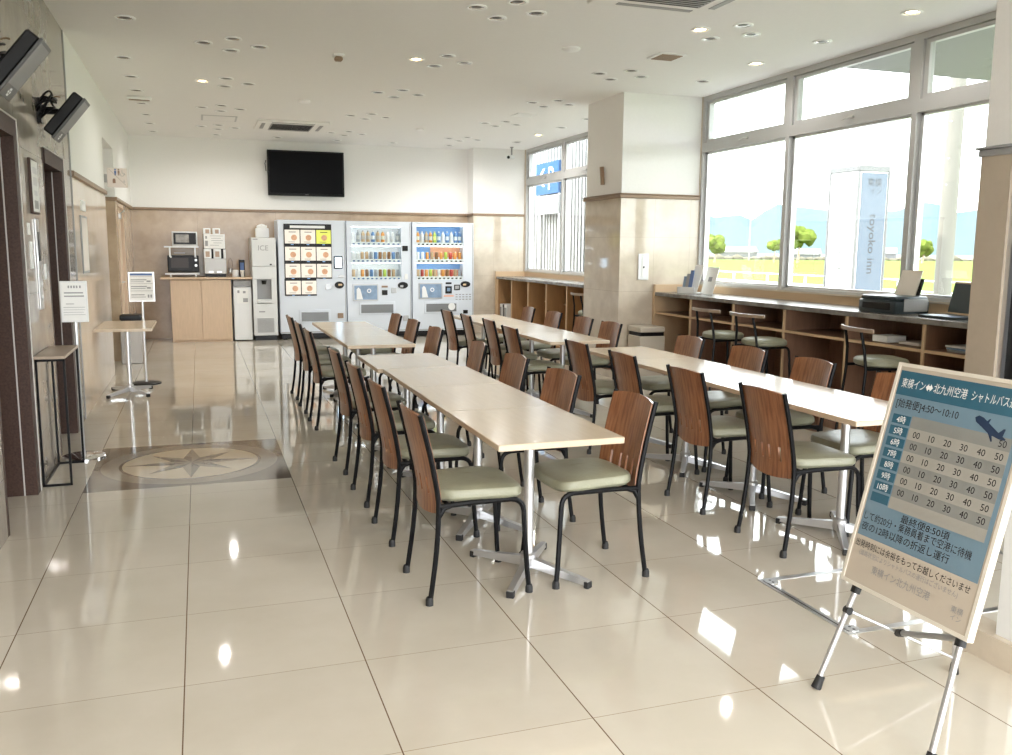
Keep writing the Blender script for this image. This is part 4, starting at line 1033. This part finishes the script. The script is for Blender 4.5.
m_teal = mat('dark_teal_print', (.035, .13, .20), .3, coat=.6); m_mid = mat('grey_blue_print', (.17, .27, .35), .3, coat=.6); m_row1 = mat('warm_grey_row', (.36, .35, .32), .3, coat=.6)
m_row2 = mat('dark_grey_row', (.26, .27, .26), .3, coat=.6); m_board = mat('cream_board', (.55, .485, .405), .3, coat=.6); m_bframe = mat('ivory_board_frame', (.72, .68, .60), .4)
b = MB(); fr = .012
bslab(b, 0, bw, 0, fr, -.022, .003); bslab(b, 0, bw, bh - fr, bh, -.022, .003); bslab(b, 0, fr, fr, bh - fr, -.022, .003); bslab(b, bw - fr, bw, fr, bh - fr, -.022, .003)
b.build('frame', m_bframe, t)
s = bslab(MB(), fr, bw - fr, fr, bh - fr, -.018, 0).build('sheet', m_board, t)
b = MB(); k = .001
b.m(1); bslab(b, .02, bw - .02, .165, .70, 0, k)
b.m(0); bslab(b, .02, bw - .02, .645, .725, k, k + .0006)
rowh = .038; ry = .585
for r in range(8):
    y1 = ry - r * rowh
    b.m(2 if r % 2 else 3); bslab(b, .115 if r else .115, bw - .035, y1 - rowh, y1, k, k + .0006)
    b.m(0); bslab(b, .035, .11, y1 - rowh + .004, y1 - .004, k, k + .0008)
b.build('printed_panel', [m_teal, m_mid, m_row1, m_row2], s)
g = MB(); Z = k + .0012


def tx(body, x, y, size, mi, width=None, align='L'): g.m(mi).text(body, bpt(x, y, Z), D_, U_, size=size, width=width, align=align)


tx('東横イン', .035, .673, .034, 0, .098)
g.m(0).prism([(0, .012), (.01, 0), (.01, .006), (.018, .006), (.018, 0), (.028, .012), (.018, .024), (.018, .018), (.01, .018), (.01, .024)], bpt(.136, .672, Z), D_, U_, N2 * .0004)
tx('北九州空港', .168, .673, .034, 0, .128); tx('シャトルバス運行', .313, .673, .034, 0, .175)
tx('[始発便]4:50～10:10', .035, .607, .032, 1, .25)
for r in range(8):
    y = ry - r * rowh - rowh + .009
    if r < 7: tx('%d時' % (4 + r), .073, y, .026, 0, align='C')
    cols = ['50'] if r == 0 else ['00', '10', '20', '30', '40', '50']
    if r <= 6:
        for c, v_ in enumerate(cols): tx(v_, .15 + (5 if r == 0 else c) * .0615, y, .029, 1, align='C')
tx('最終便8:50頃', .18, .232 + .02, .028, 1, .19)
tx('して約20分・乗務員着まで空港に待機', .03, .222, .03, 1, .43)
tx('夜の12時以降の折返し運行', .03, .187, .03, 1, .36)
tx('出発時刻には余裕をもってお越しくださいませ', .025, .13, .027, 1, .46)
tx('(道路状況によりシャトルバスの運行はございません)', .05, .105, .02, 2, .4)
tx('東横イン北九州空港', .12, .062, .03, 2, .24)
tx('東横', .44, .062, .022, 2); tx('イン', .445, .04, .02, 2)
# aeroplane silhouette
g.m(3)
pl = [(0, .052), (.012, .06), (.03, .056), (.043, .048), (.05, .056), (.054, .056), (.05, .044), (.09, .022), (.104, .036), (.110, .036), (.106, .014), (.118, .008), (.116, .004), (.096, .004), (.07, .01), (.076, -.006), (.072, -.008), (.056, .014), (.03, .028), (.006, .04)]
g.prism(pl, bpt(.345, .572, Z), D_, U_, N2 * .0004)
g.build('lettering', [m_wtext, m_text, m_gtext, mat('navy_print', (.02, .04, .09), .4)], s)
t = thing('display_easel', 'aluminium tripod easel with black clips holding the timetable board', 'easel')
def onb(x, y, z=0): return BL_ + bpt(x, y, z)
fL, fR, fB = V((1.885, 2.28, 0)), V((1.885, 1.795, 0)), V((2.41, 2.22, 0))
for nm, f, top in (('a', fL, onb(.10, .70, -.036)), ('b', fR, onb(bw - .10, .70, -.036))):
    mid = onb(.045, 0, -.036) if nm == 'a' else onb(bw - .05, 0, -.036)
    lg = MB().tube([f + V((0, 0, .01)), mid, top], .0095, 10).build('leg', m_alu2, t)
    MB().tube([f, f + (mid - f).normalized() * .045], [.017, .0135], 10).build('foot_cap', m_shelfd if 0 else m_rubber, lg)
    MB().tube([mid - (mid - f).normalized() * .03, mid + (top - mid).normalized() * .02], .016, 10).build('clamp', m_rubber, lg)
lg = MB().tube([fB, onb(bw / 2, .66, -.05)], .009, 10).build('leg', m_alu2, t); MB().tube([fB, fB + (onb(bw / 2, .66, -.05) - fB).normalized() * .04], [.016, .012], 10).build('foot_cap', m_rubber, lg)
for x0 in (.0, bw - .085):
    b = MB(); bslab(b, x0, x0 + .075, -.022, 0.0, -.045, .018); bslab(b, x0 + .01, x0 + .035, -.02, .035, .006, .018); b.build('board_clip', m_rubber, t)
a = fL.lerp(onb(.045, 0, -.036), .75); c = fB.lerp(onb(bw / 2, .66, -.05), .06)
MB().tube([a, c], .005, 8).build('brace_rod', m_alu2, t)
m_ = a.lerp(c, .46)
MB().m(0).tube([m_, onb(bw - .06, -.01, -.04)], .010, 10).m(1).tube([m_, m_.lerp(onb(bw - .06, 0, -.03), .1)], .013, 10).build('folding_strut', [m_greyp, m_rubber], t)
MB().tube([a - V((0, .01, 0)), a + V((0, .01, .0))], .014, 10).build('joint', m_rubber, t)

# ------------------------------------------------------------------ outdoors
GZ = -.25
m_lawn = mat('lawn', (.130, .180, .050), 1, spec=0, var=.25, vscale=.6); m_road = mat('asphalt', (.30, .30, .29), .9); m_pave = mat('pale_paving', (.24, .235, .225), .8)
MB().box((5.5, -40, GZ - .3), (13.5, 60, GZ)).build('ground_paving', m_pave, kind='structure')
MB().box((-60, -60, GZ - .35), (5.5, YF, GZ)).box((-60, YF, GZ - .35), (XL - 1.4, 60, GZ)).build('ground_front', m_pave, kind='structure')
MB().box((13.5, -60, GZ - .3), (160, 300, GZ - .02)).build('ground_lawn', m_lawn, kind='structure')
MB().box((-2000, -1500, GZ - 1.3), (2500, 2500, GZ - .6)).build('ground_far', mat('far_fields', (.10, .11, .09), .9), kind='structure')
# mountains: ridge profile run along a far arc
b = MB(); rr = random.Random(5); m_mtn = mat('hazy_blue_mountain', (.080, .110, .126), 1, spec=0, var=.06, vscale=.01)  # distance haze is put into the mountain colour
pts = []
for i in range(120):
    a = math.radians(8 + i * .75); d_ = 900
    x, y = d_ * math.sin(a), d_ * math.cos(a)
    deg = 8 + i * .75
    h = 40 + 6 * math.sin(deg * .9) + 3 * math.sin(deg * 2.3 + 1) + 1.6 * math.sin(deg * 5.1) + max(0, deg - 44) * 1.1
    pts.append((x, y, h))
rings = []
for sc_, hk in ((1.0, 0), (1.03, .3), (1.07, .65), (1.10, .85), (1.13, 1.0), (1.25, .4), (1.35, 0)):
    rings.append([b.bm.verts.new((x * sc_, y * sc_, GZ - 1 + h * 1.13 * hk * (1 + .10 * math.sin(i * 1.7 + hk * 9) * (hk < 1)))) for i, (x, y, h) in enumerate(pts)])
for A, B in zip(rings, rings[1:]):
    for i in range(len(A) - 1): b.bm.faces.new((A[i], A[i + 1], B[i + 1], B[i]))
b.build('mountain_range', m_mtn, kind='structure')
# hotel sign tower
m_cap = mat('grey_sign_cap', (.13, .13, .13), .5)
t = thing('hotel_sign_tower', 'tall white square sign tower reading toyoko inn outside the near windows', 'sign tower', (12, 14.18, GZ))
m_tow = mat('white_sign_face', (.80, .80, .78), .35); m_towf = mat('shaded_sign_face', (.125, .15, .185), .6, spec=.1)  # front face darker and bluer: its shade is put into the colour
MB().box((0, 0, 0), (.70, .82, 3.22), .0).build('tower_body', m_tow, t)
MB().box((-.02, -.02, 3.22), (.72, .84, 3.33), .01).build('cap', m_cap, t)
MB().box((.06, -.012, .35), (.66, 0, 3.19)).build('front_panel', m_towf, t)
MB().box((-.012, .06, .35), (0, .76, 3.16)).build('side_panel', m_tow, t)
g = MB()
for xx, yy in ((-.02, -.02), (.68, -.02), (-.02, .80)): g.box((xx, yy, .3), (xx + .04, yy + .04, 3.22))
g.build('corner_trim', m_cap, t)
fp, sp_ = [c for c in t.children if c.name.startswith('front_panel')][0], [c for c in t.children if c.name.startswith('side_panel')][0]
b = MB()
b.text('toyoko inn', (.30, -.014, 2.42), (0, 0, -1), (1, 0, 0), width=1.15, size=.24)
b.text('東横', (.36, -.014, 2.95), (1, 0, 0), (0, 0, 1), size=.17, align='C').text('イン', (.40, -.014, 2.80), (1, 0, 0), (0, 0, 1), size=.14, align='C')
b.text('東横イン', (.36, -.014, .78), (1, 0, 0), (0, 0, 1), size=.08, align='C')
b.build('lettering', m_text, fp)
MB().text('toyoko inn', (-.014, .46, 2.42), (0, 0, -1), (0, -1, 0), width=1.15, size=.22).build('lettering', m_text, sp_)
# utility pole and wires
t = thing('utility_pole', 'thick concrete utility pole outside the right-hand window', 'utility pole', (14.0, 13.95, GZ))
MB().tube([(0, 0, 0), (0, 0, 9)], [.17, .13], 20).build('pole', mat('concrete_pole', (.15, .14, .12), .8), t)
for z in (3.0, 3.5, 4.2): MB().tube([(-.16, -.05, z), (.16, -.05, z)], .012, 6).build('step_bolt', m_steel, t)
MB().tube([(0, 0, 4.54), (8, 17.2, 5.5), (16, 34.5, 6.9)], .012, 5).build('wire', m_blackp, t)
MB().tube([(0, 0, 4.8), (8, 17.2, 5.9), (16, 34.5, 7.4)], .010, 5).build('wire', m_blackp, t)
for k, (x, y) in enumerate(((95, 140), (55, 62))):
    t = thing('distant_pole', ['thin distant pole beyond the lawn, left of the sign tower', 'thin distant pole beyond the lawn, right of the sign tower'][k], 'pole', (x, y, GZ)); MB().tube([(0, 0, 0), (0, 0, 6 if k else 9)], .12, 8).build('pole', m_pave, t)
# guard rail
t = thing('lawn_guardrail', 'low white two-rail fence running across the lawn outside', 'fence', (0, 0, 0))
X = 20; g = MB()
for z in (.30, .62): MB().box((X - .02, 4, z - .02), (X + .02, 60, z + .02)).build('rail', m_whitep, t)
for k in range(26): MB().box((X - .03, 4 + k * 2.2, GZ - .02), (X + .03, 4.06 + k * 2.2, .64)).build('post', m_whitep, t)


def tree(x, y, r, h, lab, nm='distant_tree', seed=1):
    t = thing(nm, lab, 'tree', (x, y, GZ)); rr = random.Random(seed)
    MB().tube([(0, 0, 0), (.1 * r, 0, h - r)], [.09 * r, .05 * r], 8).build('trunk', m_rail, t)
    b = MB()
    for k in range(16):
        a = rr.uniform(0, 2 * PI); q = rr.uniform(0, .75) * r; c = V((q * math.cos(a), q * math.sin(a), h - r * .55 + rr.uniform(-.35, .4) * r)); s_ = rr.uniform(.25, .5) * r
        ret = bmesh.ops.create_icosphere(b.bm, subdivisions=2, radius=s_)
        for v in ret['verts']: v.co = v.co * rr.uniform(.8, 1.15) * V((1, 1, .8)).length / 1.62 + c
    b.build('foliage', m_leaf, t)


m_leaf = mat('bright_leaves', (.115, .15, .03), 1, spec=0, var=.4, vscale=1.2)
tree(83, 110, 2.2, 4.9, 'round green tree left of the sign tower beyond the lawn', seed=2); tree(78.9, 110, 1.2, 3.2, 'small green bush tree behind the first window post', seed=3)
tree(69, 110, 1.9, 3.6, 'low green tree at the left edge of the near window view', seed=4); tree(106, 110, 2.0, 3.4, 'small green tree seen between sign tower and utility pole', seed=5)
m_house = mat('pale_house_wall', (.15, .15, .155), 1, spec=0)
for k, (x, y, w_, h) in enumerate(((135, 205, 10, 2), (150, 195, 6, 1.6), (168, 190, 9, 2), (185, 150, 8, 2.2), (215, 160, 12, 1.8))):
    t = thing('distant_house', f'pale low building far beyond the lawn, {ORD[k]} from the left', 'building', (x, y, GZ - .6), -.8)
    MB().box((-w_ / 2, -3, 0), (w_ / 2, 3, h)).build('walls', m_house, t); MB().prism([(-3.4, 0), (3.4, 0), (0, 1.4)], (-w_ / 2 - .3, 0, h), (0, 1, 0), (0, 0, 1), (w_ + .6, 0, 0)).build('roof', m_pave, t)
b = MB(); rr = random.Random(9)
for k in range(70):
    x = 60 + k * 1.8; y = 165 - k * .5; h = rr.uniform(.4, 1.1)
    ret = bmesh.ops.create_icosphere(b.bm, subdivisions=1, radius=1.2)
    for v in ret['verts']: v.co = V((v.co.x * 1.4 + x, v.co.y + y, v.co.z * h + GZ))
o = b.build('distant_hedge', mat('dry_hedge', (.11, .10, .075), 1, spec=0)); o['kind'] = 'stuff'; tag(o, 'low dry hedge line along the far edge of the lawn', 'hedge')
# canopy over the entrance front
MB().box((XR + .16, -8, 3.3), (9.2, 7.8, 3.75)).build('ceiling_canopy', mat('canopy_soffit', (.11, .105, .11), .5, var=.2, vscale=2, stretch=(.3, 3, 1)), kind='structure')
# louvered screen outside the far window
t = thing('louver_screen', 'tall white vertical-slat screen standing outside the far window', 'screen', (6.6, 0, 0))
m_slat = mat('white_slat', (.32, .32, .32), .8, spec=.1); m_gap = mat('blue_grey_backing', (.055, .062, .075), .9, spec=0)
MB().box((.10, 12.0, GZ), (.14, 20.5, 4.2)).build('backing', m_gap, t)
for k in range(56): MB().box((0, 12.05 + k * .15, GZ), (.08, 12.05 + k * .15 + .075, 4.2)).build('slat', m_slat, t)
t = thing('parking_sign', 'blue sign with white arrow and letter P outside the far window', 'sign', (6.45, 0, 0))
MB().box((-.02, 15.72, 2.50), (.03, 16.9, 3.10)).build('panel', mat('sign_blue', (.04, .095, .21), .8, spec=0), t)
b = MB().text('P', (-.022, 16.1, 2.58), (0, -1, 0), (0, 0, 1), size=.62, align='C')
b.prism([(0, .0), (.09, 0), (-.16, -.17), (.09, -.34), (0, -.34), (-.25, -.17)], (-.02, 16.52, 2.99), (0, -1, 0), (0, 0, 1), (-.003, 0, 0))
b.build('lettering', m_wtext, t)
MB().box((-.02, 15.72, 2.12), (.03, 16.9, 2.47)).build('lower_panel', m_slat, t)
g = MB()
for k in range(3): g.box((-.025, 15.85 + k * .36, 2.18), (-.02, 16.05 + k * .36, 2.40))
g.build('lower_print', m_alu2, t)
MB().tube([(.05, 15.8, GZ), (.05, 15.8, 3.05)], .03).tube([(.05, 16.82, GZ), (.05, 16.82, 3.05)], .03).build('post', m_steel, t)
